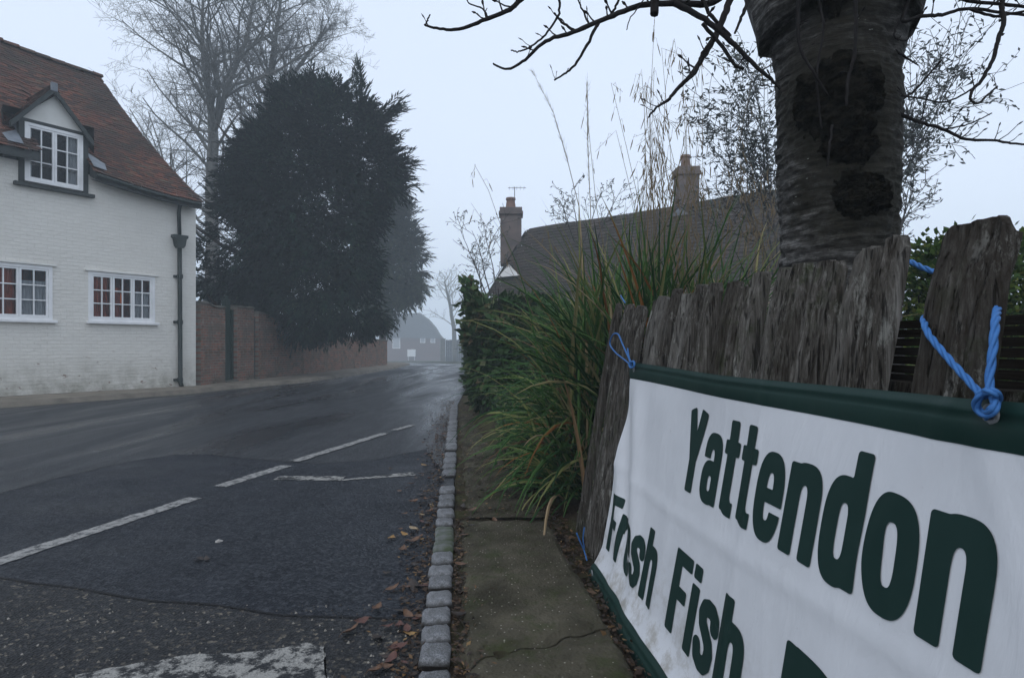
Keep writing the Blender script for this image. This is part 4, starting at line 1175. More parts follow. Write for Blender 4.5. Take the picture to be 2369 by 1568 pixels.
# ------------------------------------------------------------------ hedge by the lane, hedge in the garden
def lfn(m, p, d, L, W, rs):
    for q in range(3):
        dd = (d + V((rs.gauss(0, .6), rs.gauss(0, .6), rs.gauss(0, .6)))).normalized()
        leafquad(m, p + V((rs.gauss(0, .05), rs.gauss(0, .05), rs.gauss(0, .05))), dd, V((rs.gauss(0, 1), rs.gauss(0, 1), 1)), L, W * rs.uniform(.7, 1.3))
rs = random.Random(33)
hd = 9.6
hpoly = [(1104, 930), (1092, 880), (1096, 810), (1082, 770), (1090, 735), (1080, 700), (1092, 690), (1076, 664), (1092, 656), (1108, 690), (1135, 712), (1165, 690), (1195, 705), (1240, 690), (1290, 715), (1400, 740), (1400, 960)]
hg = thing('hedge', 'mixed green hedge along the verge in front of the brown roofed cottage', 'hedge', P(1200, 940, hd))
m = crown(hpoly, hd, rs, 5200, .15, .085, lfn, 1.0, .9, None, .7); m.build('foliage', MT['hedge'], hg)
m = MB()
for i in range(46):
    b = P(rs.uniform(1100, 1390), 950, hd + rs.uniform(-.5, .5)); b.z = .1
    t = b + V((rs.gauss(0, .25), rs.gauss(0, .2), rs.uniform(1.0, 1.9))); m.tube([b, b.lerp(t, .5) + V((rs.gauss(0, .06), 0, 0)), t], [.02, .014, .006], 4)
m.build('stems', MT['twig'], hg)
# lower hedge bank running on along the lane
hp2 = [(1084, 905), (1078, 868), (1082, 830), (1076, 795), (1084, 745), (1100, 720), (1140, 700), (1200, 720), (1200, 905)]
h2 = thing('hedge', 'dark misty hedge at the roadside where the lane bends away', 'hedge', P(1110, 880, 16.5))
m = crown(hp2, 16.5, rs, 2600, .17, .10, lfn, 1.0, .9, None, .7); m.build('foliage', MT['hedge'], h2)
gpoly = [(2040, 760), (2060, 640), (2105, 585), (2150, 572), (2200, 560), (2300, 556), (2345, 548), (2420, 566), (2500, 560), (2600, 600), (2600, 900), (2040, 900)]
gh = thing('hedge', 'clipped bright green hedge in the garden behind the fence gap', 'hedge', P(2250, 900, 4.6))
m = crown(gpoly, 4.6, rs, 9000, .055, .034, lfn, .8, .5, None, .8); m.build('foliage', MT['privet'], gh)
m = MB()
for i in range(30):
    b = P(rs.uniform(2060, 2580), 900, 4.6 + rs.uniform(-.2, .25)); b.z = .3
    m.tube([b, b + V((rs.gauss(0, .1), rs.gauss(0, .1), .8)), b + V((rs.gauss(0, .15), rs.gauss(0, .1), 1.2))], [.015, .01, .004], 4)
m.build('stems', MT['twig'], gh)

# ------------------------------------------------------------------ twiggy shrubs
def shrub(name, label, roots, d, seed, Lf, maxlev, nch, nleaf, leafL, mat, rmin=.003, up=.1, r0=.014, spread=.75):
    rs = random.Random(seed); out = []; base = P(roots[0][0], roots[0][1], d)
    r = thing(name, label, 'shrub', base)
    for (x0, y0, x1, y1, dd) in roots:
        a = P(x0, y0, d + dd); b = P(x1, y1, d + dd); v = b - a
        grow(out, a, v, v.length * Lf, r0, 0, rs, maxlev, up * .3, spread, nch, 5, .12, .5, .22, None, rmin)
    m = MB(); treemesh(m, out); m.build('stems', MT['twig2'], r)
    if nleaf:
        l = MB()
        for pts, rad, lev in out:
            if lev < 1: continue
            for q in range(nleaf):
                i = rs.randrange(1, len(pts)); p = pts[i]
                leafquad(l, p, V((rs.gauss(0, 1), rs.gauss(0, 1), rs.gauss(-.1, .7))), V((rs.gauss(0, 1), rs.gauss(0, 1), 1)), leafL * rs.uniform(.6, 1.3), leafL * .35)
        l.build('foliage', MT[mat], r)
    return r
shrub('leafy_shrub', 'mist-greyed wispy shrub rising against the sky left of the big trunk', [(1800, 640, 1705, 205, 0), (1790, 640, 1690, 300, .2), (1800, 640, 1760, 190, -.2), (1780, 640, 1710, 380, .3), (1800, 560, 1670, 210, .1), (1810, 600, 1790, 330, .1)], 7.0, 3, 1.0, 2, (11, 7), 5, .075, 'shrubleaf')
shrub('leafy_shrub', 'mist-greyed wispy shrub spreading against the sky right of the big trunk', [(2000, 560, 2270, 115, 0), (2000, 520, 2200, 150, .2), (2000, 420, 2240, 190, .2), (2010, 470, 2130, 290, .1), (2020, 440, 2150, 320, -.1)], 6.6, 7, 1.0, 2, (11, 7), 4, .07, 'shrubleaf')
shrub('leafy_shrub', 'small thin leaved shrub between the big trunk and the fence gap', [(2050, 640, 2120, 440, 0), (2040, 660, 2100, 405, .1), (2055, 620, 2140, 430, .1)], 5.0, 9, 1.0, 2, (9, 6), 3, .045, 'shrubleaf', .0025)
shrub('weedy_shrub', 'sparse seeding shrub left of the nearer chimney of the brown cottage', [(1130, 700, 1075, 520, 0), (1140, 700, 1110, 530, .2), (1120, 700, 1095, 585, -.2), (1150, 700, 1135, 500, .2)], 11, 13, 1.0, 2, (6, 3), 3, .07, 'shrubleaf', .004)
shrub('weedy_shrub', 'leafless dark shrub in front of the cottage ridge between its chimneys', [(1340, 560, 1335, 440, 0), (1350, 560, 1395, 440, .2), (1380, 560, 1420, 430, 0), (1330, 560, 1300, 470, .1)], 12, 17, 1.0, 2, (6, 4), 3, .07, 'shrubleaf', .004)

# ================================================================== SEDGE CLUMPS
def blade(m, base, az, el, L, w, rs, g=1.0, n=8):
    d = V((math.cos(az) * math.cos(el), math.sin(az) * math.cos(el), math.sin(el)))
    s = d.cross(V((0, 0, 1)))
    if s.length < .05: s = V((1, 0, 0))
    s.normalize(); tw = rs.gauss(0, .4)
    q = base.copy(); pts = []
    for i in range(n + 1):
        t = i / n
        ww = w * (.55 + .45 * min(1, t * 4)) * (1 - t ** 2.2) + .0006
        side = (s * math.cos(tw * t) + V((0, 0, 1)) * math.sin(tw * t)) * ww * .5
        nrm = side.cross(d).normalized() * ww * .16
        pts += [q + side - nrm, q + nrm, q - side - nrm]
        d = (d + V((rs.gauss(0, .03), rs.gauss(0, .03), -g * (.10 + .32 * t) * 8 / n)))
        d.normalize(); q = q + d * L / n
    m.add(pts, [f for i in range(n) for f in ((3 * i, 3 * i + 3, 3 * i + 4, 3 * i + 1), (3 * i + 1, 3 * i + 4, 3 * i + 5, 3 * i + 2))])
    return q
def spindle(m, p, d, L, r, n=6):
    pts = [p + d * L * t for t in (0, .1, .35, .7, .92, 1)]
    m.tube(pts, [r * .25, r * .8, r, r * .8, r * .5, r * .1], n)
def stalk(ms, mh, pts, rs, heads=4, r=.0022, spk=.075, sr=.0042):
    P_ = []
    for i in range(len(pts) - 1):
        for k in range(5): P_.append(pts[i].lerp(pts[i + 1], k / 5))
    P_.append(pts[-1])
    n = len(P_); sp = []; ms.tube(P_, [r * (1.3 - .9 * i / n) for i in range(n)], 5)
    for h in range(heads):
        i = int(n * (1 - .42 * (h + rs.random() * .6) / max(1, heads))) - 1; i = max(1, min(n - 1, i)); p = P_[i]
        a = rs.uniform(0, 2 * PI); o = V((math.cos(a), math.sin(a) * .7, 0)) * rs.uniform(.02, .06)
        q1 = p + o * .6 + V((0, 0, .015)); q2 = p + o - V((0, 0, rs.uniform(.02, .06)))
        ms.tube([p, q1, q2], [r * .7, r * .5, r * .4], 4); L = spk * rs.uniform(.6, 1.35)
        mh = MB(); sp.append(mh); spindle(mh, q2, (V((o.x * .8, o.y * .8, -.09 + rs.gauss(0, .015)))).normalized(), L, sr * rs.uniform(.7, 1.2))
    return sp
def clump(label, base, n, Lr, wr, elr, azr, seed, stalks, spread, g=1.0, fade=None, cat='ornamental grass'):
    rs = random.Random(seed)
    r = thing('pendulous_sedge', label, cat, base)
    m = MB()
    for i in range(n):
        az = rs.uniform(*azr); b = base + V((rs.gauss(0, spread), rs.gauss(0, spread), rs.uniform(-.03, .05)))
        t = MB(); blade(t, b, az, rs.uniform(*elr), rs.uniform(*Lr), rs.uniform(*wr), rs, g * rs.uniform(.6, 1.3), 9)
        if any(v[1] < 3.97 and v[2] < 1.45 and abs(v[0] - fenceX(v[1], v[2])) < .15 for v in t.v): continue
        reach = max((RX(v[1]) + .16 - v[0]) for v in t.v)          # kept off the carriageway
        if reach > 0 and (reach > .22 or rs.random() < .8): continue
        m.add(t.v, t.f)
    m.build('blades', MT['sedge'], r)
    for px, dp in stalks or ():
        ms = MB(); pts = [P(x, y, base.y + dp) for x, y in px]; sp = stalk(ms, None, pts, rs, rs.choice([3, 4, 5]))
        f = ms.build('flower_stalk', MT['straw'], r)
        for q in sp: q.build('seed_spike', MT['spike'], f)
    return r
# three clumps: spilling over the verge, at the fence end, and in the garden behind
st1 = [([(1300, 900), (1200, 640), (1130, 440), (1100, 385), (1088, 410)], .3), ([(1320, 900), (1230, 720), (1150, 560), (1090, 470)], .2), ([(1340, 880), (1290, 700), (1270, 560), (1262, 520)], .2),
       ([(1300, 900), (1230, 760), (1150, 715), (1090, 742)], 0)]
clump('green sedge clump spilling over the verge at the left end of the fence', V((.76, 4.9, .12)), 520, (.85, 1.6), (.024, .044), (.55, 1.5), (PI * .3, PI * 1.7), 41, st1, .17, .92)
clump('arching sedge clump hanging low beside the first fence post', V((.54, 4.45, .04)), 170, (.6, 1.15), (.020, .036), (.4, 1.4), (PI * .5, PI * 1.6), 43, None, .09, .95)
rs = random.Random(77); st2 = []
for i in range(44):
    x0 = rs.uniform(1440, 1640); tx = rs.gauss(1530, 70); ty = rs.choice([rs.uniform(110, 330), rs.uniform(250, 460), rs.uniform(300, 480)])
    bend = rs.choice([-1, 1]) * rs.uniform(10, 60)
    st2.append(([(x0, 690), (x0 * .6 + tx * .4, 560), (x0 * .25 + tx * .75, ty + (560 - ty) * .4), (tx, ty), (tx + bend, ty + rs.uniform(15, 70))], rs.uniform(-.5, .7)))
st2 += [([(1510, 700), (1506, 450), (1504, 250), (1512, 90), (1516, 20)], .1), ([(1500, 700), (1496, 430), (1490, 240), (1484, 160), (1462, 230)], .0), ([(1540, 700), (1530, 400), (1540, 200), (1560, 90), (1566, 130)], .2),
        ([(1420, 700), (1380, 480), (1362, 300), (1358, 190)], .2)]
clump('tall sedge clump behind the fence with a sheaf of drooping brown seed heads', V((1.0, 4.55, .38)), 800, (1.2, 2.0), (.022, .040), (.75, 1.52), (0, 2 * PI), 47, st2, .24, .62)
st3 = [([(1640 + 30 * i, 640), (1650 + 34 * i, 520), (1668 + 30 * i + rs.uniform(-20, 20), rs.uniform(330, 470)), (1690 + 30 * i + rs.uniform(-10, 40), rs.uniform(380, 480))], rs.uniform(-.2, .4)) for i in range(6)] + [([(x_, 660), (x_ + rs.uniform(-20, 30), 540), (x_ + rs.uniform(-40, 60), y_ + 40), (x_ + rs.uniform(-70, 90), y_)], rs.uniform(-.3, .5)) for x_, y_ in [(rs.uniform(1560, 1790), rs.uniform(360, 540)) for _ in range(30)]] + [([(1660, 660), (1680, 480), (1720, 280), (1765, 70)], .3)]
clump('looser yellowing sedge clump in the garden left of the big trunk', V((1.62, 4.8, .38)), 560, (1.0, 1.75), (.018, .032), (.6, 1.5), (0, 2 * PI), 53, st3, .26, .65)
# two tall plumed stems standing off on their own
pl = thing('plume_grass', 'pale feathery plume grass stems leaning against the white sky', 'ornamental grass', P(1350, 700, 5.4))
ms, mh = MB(), MB(); rs = random.Random(5)
for pts in ([(1350, 700), (1340, 480), (1310, 360), (1280, 260), (1232, 165)], [(1372, 700), (1366, 480), (1360, 340), (1358, 190)]):
    Q = [P(x, y, 5.4) for x, y in pts]; ms.tube(Q, [.004, .0035, .003, .002, .001], 5)
    for i in range(150):
        t = rs.uniform(.45, 1) * (len(Q) - 1); j = min(int(t), len(Q) - 2); p = Q[j].lerp(Q[j + 1], t - j); dd = (Q[j + 1] - Q[j]).normalized()
        leafquad(mh, p, (dd + V((rs.gauss(0, .22), rs.gauss(0, .22), rs.gauss(-.1, .15)))), V((rs.gauss(0, 1), rs.gauss(0, 1), 0)), rs.uniform(.03, .10), .0022)
ms.build('stalks', MT['straw'], pl); mh.build('seed_heads', MT['straw'], pl)
# low weeds and ivy on the bank beneath
rs = random.Random(91); m = MB()
for i in range(2200):
    y = rs.uniform(4.4, 11.5); x = RX(y) + .62 + abs(rs.gauss(0, .35)); z = .05 + smooth(5, 9, y) * smooth(.25, 1.2, x - RX(y)) * .55
    lfn(m, V((x, y, z + rs.uniform(0, .14))), V((rs.gauss(0, .5), rs.gauss(0, .5), .7)), rs.uniform(.03, .075), .028, rs)
tag(m.build('ground_cover', MT['hedge']), None, None, None, 'stuff')

# ================================================================== FENCE
fence = thing('timber_fence', 'weathered split timber fence leaning back behind the banner', 'fence', (fenceX(2.2), 2.2, 0))
edges = [(3.90, 3.735, 1.392), (3.725, 3.56, 1.384), (3.55, 3.395, 1.380), (3.38, 3.20, 1.384), (3.17, 3.00, 1.388), (2.985, 2.84, 1.380), (2.83, 2.70, 1.386), (2.685, 2.555, 1.376), (2.55, 2.445, 1.384), (2.435, 2.315, 1.388),
         (2.305, 2.165, 1.378), (2.15, 2.045, 1.370), (2.035, 1.935, 1.375), (1.915, 1.82, 1.388), (1.815, 1.71, 1.384), (1.695, 1.56, 1.388), (1.55, 1.485, 1.374), (1.478, 1.412, 1.386), (1.406, 1.343, 1.380), (1.222, 1.072, 1.388),
         (.98, .85, 1.37), (.83, .70, 1.38), (.68, .55, 1.37), (.53, .40, 1.38), (.38, .24, 1.37), (.2, .05, 1.39)]
rs = random.Random(2); rs_top = [random.Random(i * 7 + 1).uniform(-1, 1.4) for i in range(40)]
for bi, (ya, yb, top) in enumerate(edges):
    sd = bi * 11.7; off = rs.uniform(-.010, .010) + (.022 if bi in (1, 4, 7, 10, 13, 16) else 0); yaw = rs.uniform(-.30, .22); th = rs.uniform(.030, .045); tilt = rs.uniform(-.012, .012)
    NU, NV = 21, 56
    def fn(u, v, back=0):
        zt = top
        e = abs(2 * u - 1)
        crn = .030 * smooth(.6, 1, e) + .010 * abs(nz(u * 6, sd)) + .012 * (rs_top[bi] * 1.6 if bi != 19 else 0) * (1.0 if bi != 19 else .9) + .012 * nz(u * 3, sd) + (.018 * (u - .5) if bi == 19 else 0)
        Z = -.08 + (zt - crn + .08) * v
        yy = ya + (yb - ya) * (.5 + (u - .5) * ((.955 + .03 * nz(sd, 3) - .05 * abs(nz(sd, Z * 1.5))) if bi < 19 else .95)) + (.007 * nz(Z * 2.4, sd, u) + .003 * nz(Z * 9, sd + 3)) * (1 if .01 < u < .99 else 1) + tilt * (Z - .7)
        g_ = .008 * nz(u * 5.5 + sd, Z * .9) + .006 * nz(u * 13 + sd, Z * 1.6) - .004 - yaw * (u - .5) * (ya - yb) + .022 * smooth(.74, 1, e) ** 1.5 + .003 * nz(u * 8, Z * 14, sd) + .011 * max(0, abs(nz(u * 7 + sd, Z * .8, 3)) * -4 + .55) 
        g_ = max(g_, -.012 - off)
        x = fenceX(yy, Z, off + g_) + (th * smooth(.90, 1.0, v) * .35 if not back else 0)
        if back: x = fenceX(yy, Z, off + th)
        return (x, yy, Z)
    m = MB(); us = frange(0, 1, NU); vs = frange(0, 1, NV)
    m.grid(lambda u, v: fn(u, v), us, vs)
    for rim, back in (([(0, v) for v in vs], [(0, v) for v in vs]), ([(1, v) for v in vs][::-1], None), ([(u, 1) for u in us], None)):
        for a, b in zip(rim, rim[1:]): m.quad(fn(*a), fn(a[0], a[1], 1), fn(b[0], b[1], 1), fn(*b))
    m.grid(lambda u, v: fn(u, v, 1), [0, .5, 1], vs, flip=True)
    m.build('board', MT['timber'], fence, recalc=True)
m = MB()
for zz in (.35, 1.02):
    m.add([(fenceX(y, zz + dz, .085 + dx), y, zz + dz) for y in (3.88, .05) for dx, dz in ((0, -.045), (.05, -.045), (.05, .045), (0, .045))], [(0, 1, 2, 3), (7, 6, 5, 4), (0, 4, 5, 1), (1, 5, 6, 2), (2, 6, 7, 3), (3, 7, 4, 0)])
m.build('rail', MT['timber'], fence)
# dark slatted panel just behind the gap
sp = thing('slatted_panel', 'dark horizontal slatted panel showing through the fence gap', 'fence panel', (fenceX(1.2, 0, .2), 1.2, 0))
m = MB(); z = -.02; i = 0
while z < 1.20:
    hgt = .022; o = .17 + .006 * nz(i * 3.3); zz = z + hgt
    m.add([(fenceX(y, a, o + dx), y, a) for y in (3.85, 0.0) for a, dx in ((z, 0), (z, .02), (zz - .003, .014), (zz - .003, -.006))], [(3, 2, 1, 0), (4, 5, 6, 7), (0, 1, 5, 4), (1, 2, 6, 5), (2, 3, 7, 6), (3, 0, 4, 7)]); z += hgt; i += 1
m.build('slats', MT['slat'], sp)
for yy in (2.25, 1.0, .05):
    m = MB(); m.add([(fenceX(yy + dy, a, .195 + dx), yy + dy, a) for a in (-.05, 1.22) for dx, dy in ((0, 0), (.06, 0), (.06, .06), (0, .06))], [(0, 1, 2, 3), (7, 6, 5, 4), (0, 4, 5, 1), (1, 5, 6, 2), (2, 6, 7, 3), (3, 7, 4, 0)]); m.build('post', MT['slat'], sp)

# ================================================================== BANNER
banner = thing('banner', 'white vinyl banner with green lettering and hem tied to the timber fence', 'banner', (.5, 1.6, 0))
def BX(y, Z):
    fold = 0.0
    t = smooth(1.0, .1, Z) if Z < 1 else 0
    yf = 2.93 - .52 * (1 - min(1, max(0, Z))) ** 1.1
    k = smooth(1.06, .75, Z) if Z < 1.06 else 0
    k = 1 - smooth(.75, 1.02, Z)
    k *= .25 + .75 * smooth(.02, .38, Z)
    fold += -.020 * k * math.exp(-((y - yf) / .085) ** 2)
    fold += .016 * k * math.exp(-((y - yf - .17) / .07) ** 2)
    fold += -.012 * k * math.exp(-((y - yf - .30) / .06) ** 2)
    fold += -.006 * (1 - smooth(.2, .7, Z)) * smooth(.0, .2, Z) * math.exp(-((y - 2.26) / .05) ** 2)
    fold += .007 * nz(y * 2.3, Z * 2.0, 4) + .003 * nz(y * 6, Z * 3.0, 8)
    fold += -.045 * (1 - smooth(-.02, .16, Z)) - .012 * smooth(3.0, 3.1, y)
    fold += .010 * math.sin(y * 5.5) * smooth(.85, 1.05, Z)
    q = (y - 1.0) * .5 + (1.06 - Z)
    fold += -.006 * math.exp(-((y - 1.06 - (1.03 - Z) * .55) / .035) ** 2) * smooth(.45, .95, Z) - .005 * math.exp(-((y - 1.02 + (1.03 - Z) * .5) / .03) ** 2) * smooth(.5, .95, Z)
    fold += -.004 * math.exp(-((Z - .56 - .03 * math.sin(y * 2)) / .02) ** 2) - .003 * math.exp(-((y - 1.72) / .018) ** 2)
    return .70 - .0875 * y + .17 * Z + min(fold, .014)
YL, YR = 3.035, .06
def top_sag(y): return 1.062 - .012 * math.sin(PI * (y - .9) / 2.1) * (1 if .9 < y < 3 else 0)
def whT(y): return .982 - .004 * math.sin(PI * (y - .9) / 2.1)
def whB(y): return .057
ys = frange(YL, YR, 150)
m = MB(); m.grid(lambda u, v: (BX(u, whB(u) + (whT(u) - whB(u)) * v), u, whB(u) + (whT(u) - whB(u)) * v), ys, frange(0, 1, 50))
m.build('panel', MT['vinyl'], banner, smooth_=True)
def hemstrip(name, zf, off=-.0015):
    m = MB(); NV = 12
    def fn(u, v):
        Z = zf(u, v); bul = -.006 * math.sin(PI * min(1, max(0, v))) - .004 * math.exp(-((v - .78) / .07) ** 2) + .004 * math.exp(-((v - .62) / .05) ** 2)
        return (BX(u, Z) + off + bul, u, Z)
    m.grid(fn, ys, frange(0, 1, NV)); 
    return m
def ztop(u, v): return whT(u) - .001 + (top_sag(u) - whT(u)) * v
def zbot(u, v): return -.02 + (whB(u) + .021) * v
hemstrip('hem', ztop).build('hem', MT['hem'], banner, smooth_=True)
hemstrip('hem', zbot).build('hem', MT['hem'], banner, smooth_=True)
m = MB(); m.grid(lambda u, v: (BX(YL, v) - .002 + .03 * u * .6, YL + u * (.012 + .035 * smooth(.35, 1.0, v)), v), frange(0, 1, 4), frange(-.02, 1.06, 30), flip=True); m.build('hem', MT['hem'], banner, smooth_=True)
m = MB(); m.grid(lambda u, v: (BX(YR, v) - .002, YR - .05 * u, v), [0, 1], frange(-.02, 1.06, 20)); m.build('hem', MT['hem'], banner)

for ey, ez in ((2.985, 1.03), (.978, 1.038), (2.99, .02)):
    m = MB(); q = []
    for ring_, ox in ((.017, -.006), (.017, -.010), (.009, -.010), (.009, -.004)):
        q.append([(BX(ey, ez) + ox, ey + ring_ * math.cos(a), ez + ring_ * math.sin(a)) for a in frange(0, 2 * PI, 17)[:-1]])
    m.add([p for r_ in q for p in r_], [(j * 16 + i, j * 16 + (i + 1) % 16, (j + 1) * 16 + (i + 1) % 16, (j + 1) * 16 + i) for j in range(3) for i in range(16)]); m.build('eyelet', MT['metal'], banner, smooth_=True)
# lettering, drawn as filled outlines and laid on the cloth
def box(X, Y, x0, x1, y0, y1, r=.02):
    dx = np.abs(X - (x0 + x1) / 2) - (x1 - x0) / 2 + r; dy = np.abs(Y - (y0 + y1) / 2) - (y1 - y0) / 2 + r
    return r - (np.hypot(np.maximum(dx, 0), np.maximum(dy, 0)) + np.minimum(np.maximum(dx, dy), 0))
def sup(X, Y, cx, cy, a, b, n=2.6):
    return (1 - (np.abs((X - cx) / a) ** n + np.abs((Y - cy) / b) ** n) ** (1 / n)) * min(a, b)
def strk(X, Y, x0, y0, x1, y1, hw, r=.02):
    dx, dy = x1 - x0, y1 - y0; L = math.hypot(dx, dy); ux, uy = dx / L, dy / L
    u = (X - x0) * ux + (Y - y0) * uy; v = -(X - x0) * uy + (Y - y0) * ux
    return box(u, v, 0, L, -hw, hw, r)
EMB = .009
def U(*a): return np.maximum.reduce(a)
def I(*a): return np.minimum.reduce(a)
S, XH = .165, .77
def g_o(X, Y): return I(sup(X, Y, .22, .385, .22, .40), -sup(X, Y, .22, .385, .062, .255, 3.2))
def arch(X, Y): return I(sup(X, Y, .235, .50, .205, .285, 2.8), Y - .5, -sup(X, Y, .222, .47, .056, .165, 2.6))
def g_n(X, Y): return U(box(X, Y, 0, S, 0, XH), box(X, Y, .278, .44, 0, .54), I(arch(X, Y), X - .10))
def g_h(X, Y): return U(box(X, Y, 0, S, 0, 1.0), box(X, Y, .278, .44, 0, .54), I(arch(X, Y), X - .10))
def g_d(X, Y): return U(box(X, Y, .278, .44, 0, 1.0), I(sup(X, Y, .21, .385, .21, .40), -sup(X, Y, .222, .385, .06, .25, 3.2), .42 - X))
def g_a(X, Y): return U(box(X, Y, .26, .42, 0, .55), I(sup(X, Y, .20, .225, .20, .24), -sup(X, Y, .212, .215, .052, .105, 2.8), .41 - X), I(sup(X, Y, .215, .51, .205, .275, 2.8), Y - .50, -sup(X, Y, .205, .48, .055, .15, 2.6)))
def g_e(X, Y): return I(U(I(sup(X, Y, .215, .385, .215, .40), -sup(X, Y, .215, .385, .06, .26, 3.2)), box(X, Y, .07, .40, .335, .45, .005)), -box(X, Y, .20, .6, .245, .335, .004))
def g_t(X, Y): return U(box(X, Y, .065, .23, .03, .985), box(X, Y, 0, .30, .625, .765, .015), I(sup(X, Y, .25, .20, .185, .21, 2.8), .20 - Y, -sup(X, Y, .29, .24, .06, .12), .31 - X, X - .065))
def g_Y(X, Y): return U(strk(X, Y, .075, 1.0, .25, .40, .085, .02), strk(X, Y, .415, 1.0, .25, .40, .085, .02), box(X, Y, .165, .33, 0, .5))
def g_F(X, Y): return U(box(X, Y, 0, .17, 0, 1), box(X, Y, 0, .42, .85, 1), box(X, Y, 0, .37, .44, .585))
def g_r(X, Y): return U(box(X, Y, 0, S, 0, XH), I(sup(X, Y, .29, .5, .2, .275, 2.6), -sup(X, Y, .33, .47, .13, .15, 2.4), Y - .5, .31 - X, X - .1))
def g_i(X, Y): return U(box(X, Y, 0, S, 0, XH), box(X, Y, 0, S, .85, 1))
def g_D(X, Y): return U(box(X, Y, 0, .17, 0, 1), I(sup(X, Y, .12, .5, .36, .5, 3.4), X - .1, -sup(X, Y, .12, .5, .19, .355, 3.4)))
def g_s(X, Y):
    pts = [(.37, .55), (.355, .635), (.29, .685), (.20, .69), (.12, .655), (.09, .58), (.12, .49), (.20, .425), (.29, .35), (.325, .26), (.31, .155), (.25, .095), (.17, .085), (.09, .125), (.06, .22)]
    return U(*[.082 - np.hypot(X - (a[0] + (b[0] - a[0]) * np.clip(((X - a[0]) * (b[0] - a[0]) + (Y - a[1]) * (b[1] - a[1])) / ((b[0] - a[0]) ** 2 + (b[1] - a[1]) ** 2), 0, 1)), Y - (a[1] + (b[1] - a[1]) * np.clip(((X - a[0]) * (b[0] - a[0]) + (Y - a[1]) * (b[1] - a[1])) / ((b[0] - a[0]) ** 2 + (b[1] - a[1]) ** 2), 0, 1))) for a, b in zip(pts, pts[1:])])
GL = dict(o=(g_o, .44), n=(g_n, .44), h=(g_h, .44), d=(g_d, .44), a=(g_a, .42), e=(g_e, .43), t=(g_t, .31), Y=(g_Y, .48), F=(g_F, .42), r=(g_r, .31), i=(g_i, .165), D=(g_D, .48), s=(g_s, .42))
def word(m, text, y_start, y_end, zb, ht, gapf=.062, only=None):
    tot = sum(GL[c][1] for c in text) + gapf * (len(text) - 1); k = (y_start - y_end) / tot
    cur = 0.0
    for c in text:
        f, w = GL[c]; nx = int((w + .1) / .0125); ny = int(1.12 / .0125)
        xs = np.linspace(-.05, w + .05, nx); yy = np.linspace(-.05, 1.05, ny); X, Y = np.meshgrid(xs, yy); D = f(X, Y) + EMB
        def pt(u, v):
            y = y_start - (cur + u) * k; Z = zb(y) + v * ht
            return (BX(y, Z) - .0022, y, Z)
        for j in range(ny - 1):
            row = D[j:j + 2]
            for i in range(nx - 1):
                q = (row[0, i], row[0, i + 1], row[1, i + 1], row[1, i])
                if max(q) <= 0: continue
                co = ((xs[i], yy[j]), (xs[i + 1], yy[j]), (xs[i + 1], yy[j + 1]), (xs[i], yy[j + 1])); out = []
                for a in range(4):
                    b = (a + 1) % 4
                    if q[a] > 0: out.append(co[a])
                    if (q[a] > 0) != (q[b] > 0):
                        t = q[a] / (q[a] - q[b]); out.append((co[a][0] + (co[b][0] - co[a][0]) * t, co[a][1] + (co[b][1] - co[a][1]) * t))
                if len(out) >= 3: m.add([pt(*p) for p in out], [tuple(range(len(out)))])
        cur += w + gapf
L1 = lambda y: .640
for txt, ys_, ye, zb, ht in (('Yattendon', 2.215, .940, lambda y: .640 - .006 * (y - 1), .283), ('Fresh', 2.975, 2.285, lambda y: .152, .268), ('Fish', 2.135, 1.60, lambda y: .160, .275), ('D', 1.425, 1.21, lambda y: .17, .285)):
    m = MB(); word(m, txt, ys_, ye, zb, ht); m.build('lettering', MT['ink'], banner, smooth_=True)

# ================================================================== BLUE ROPES
def rope(m, pts, r, twist=34, sub=10, strands=3):
    Q = []
    n = len(pts); pts = [V(p) for p in pts]
    for i in range(n - 1):
        p0 = pts[max(0, i - 1)]; p1 = pts[i]; p2 = pts[i + 1]; p3 = pts[min(n - 1, i + 2)]
        for k in range(sub):
            t = k / sub
            Q.append(.5 * ((2 * p1) + (p2 - p0) * t + (2 * p0 - 5 * p1 + 4 * p2 - p3) * t * t + (3 * p1 - p0 - 3 * p2 + p3) * t ** 3))
    Q.append(pts[-1])
    L = 0; u = None; rails = [[] for _ in range(strands)]
    for i, q in enumerate(Q):
        t = (Q[min(i + 1, len(Q) - 1)] - Q[max(0, i - 1)]).normalized()
        if u is None: u = t.orthogonal().normalized()
        u = (u - t * u.dot(t)).normalized(); w = t.cross(u)
        if i: L += (q - Q[i - 1]).length
        for s in range(strands):
            a = L * twist / r * .012 + 2 * PI * s / strands
            rails[s].append(q + (u * math.cos(a) + w * math.sin(a)) * r * .5)
    for R in rails: m.tube(R, r * .56, 7)
def FP(x, y, off):                # the point a little in front of the fence face seen at a pixel
    a = (x - CX) / F; b = (HY - y) / F
    d = (.737 + off + .17 * H) / (a + .0875 - .17 * b); return P(x, y, d)
r1 = thing('rope', 'thick blue rope knotted through the banner hem round the tall right fence board', 'rope', FP(2285, 935, -.06))
m = MB()
m.tube([FP(2285, 945, -.06)] * 1 + [FP(2285, 940, -.06)], .001, 4)
rope(m, [FP(2230, 730, .10), FP(2170, 728, .085), FP(2140, 734, .02), FP(2138, 745, -.012), FP(2150, 775, -.035), FP(2195, 830, -.05), FP(2245, 885, -.058), FP(2275, 920, -.062)], .0064)
rope(m, [FP(2085, 596, .11), FP(2118, 611, .10), FP(2142, 622, .09), FP(2215, 645, .085)], .0064)
rope(m, [FP(2309, 640, .10), FP(2308, 690, .07), FP(2307, 716, .02), FP(2303, 745, -.03), FP(2297, 810, -.05), FP(2290, 870, -.058), FP(2288, 920, -.064)], .0068)
m.build('strand', MT['rope'], r1, smooth_=True)
m = MB(); c = FP(2283, 935, -.070)
ring = []
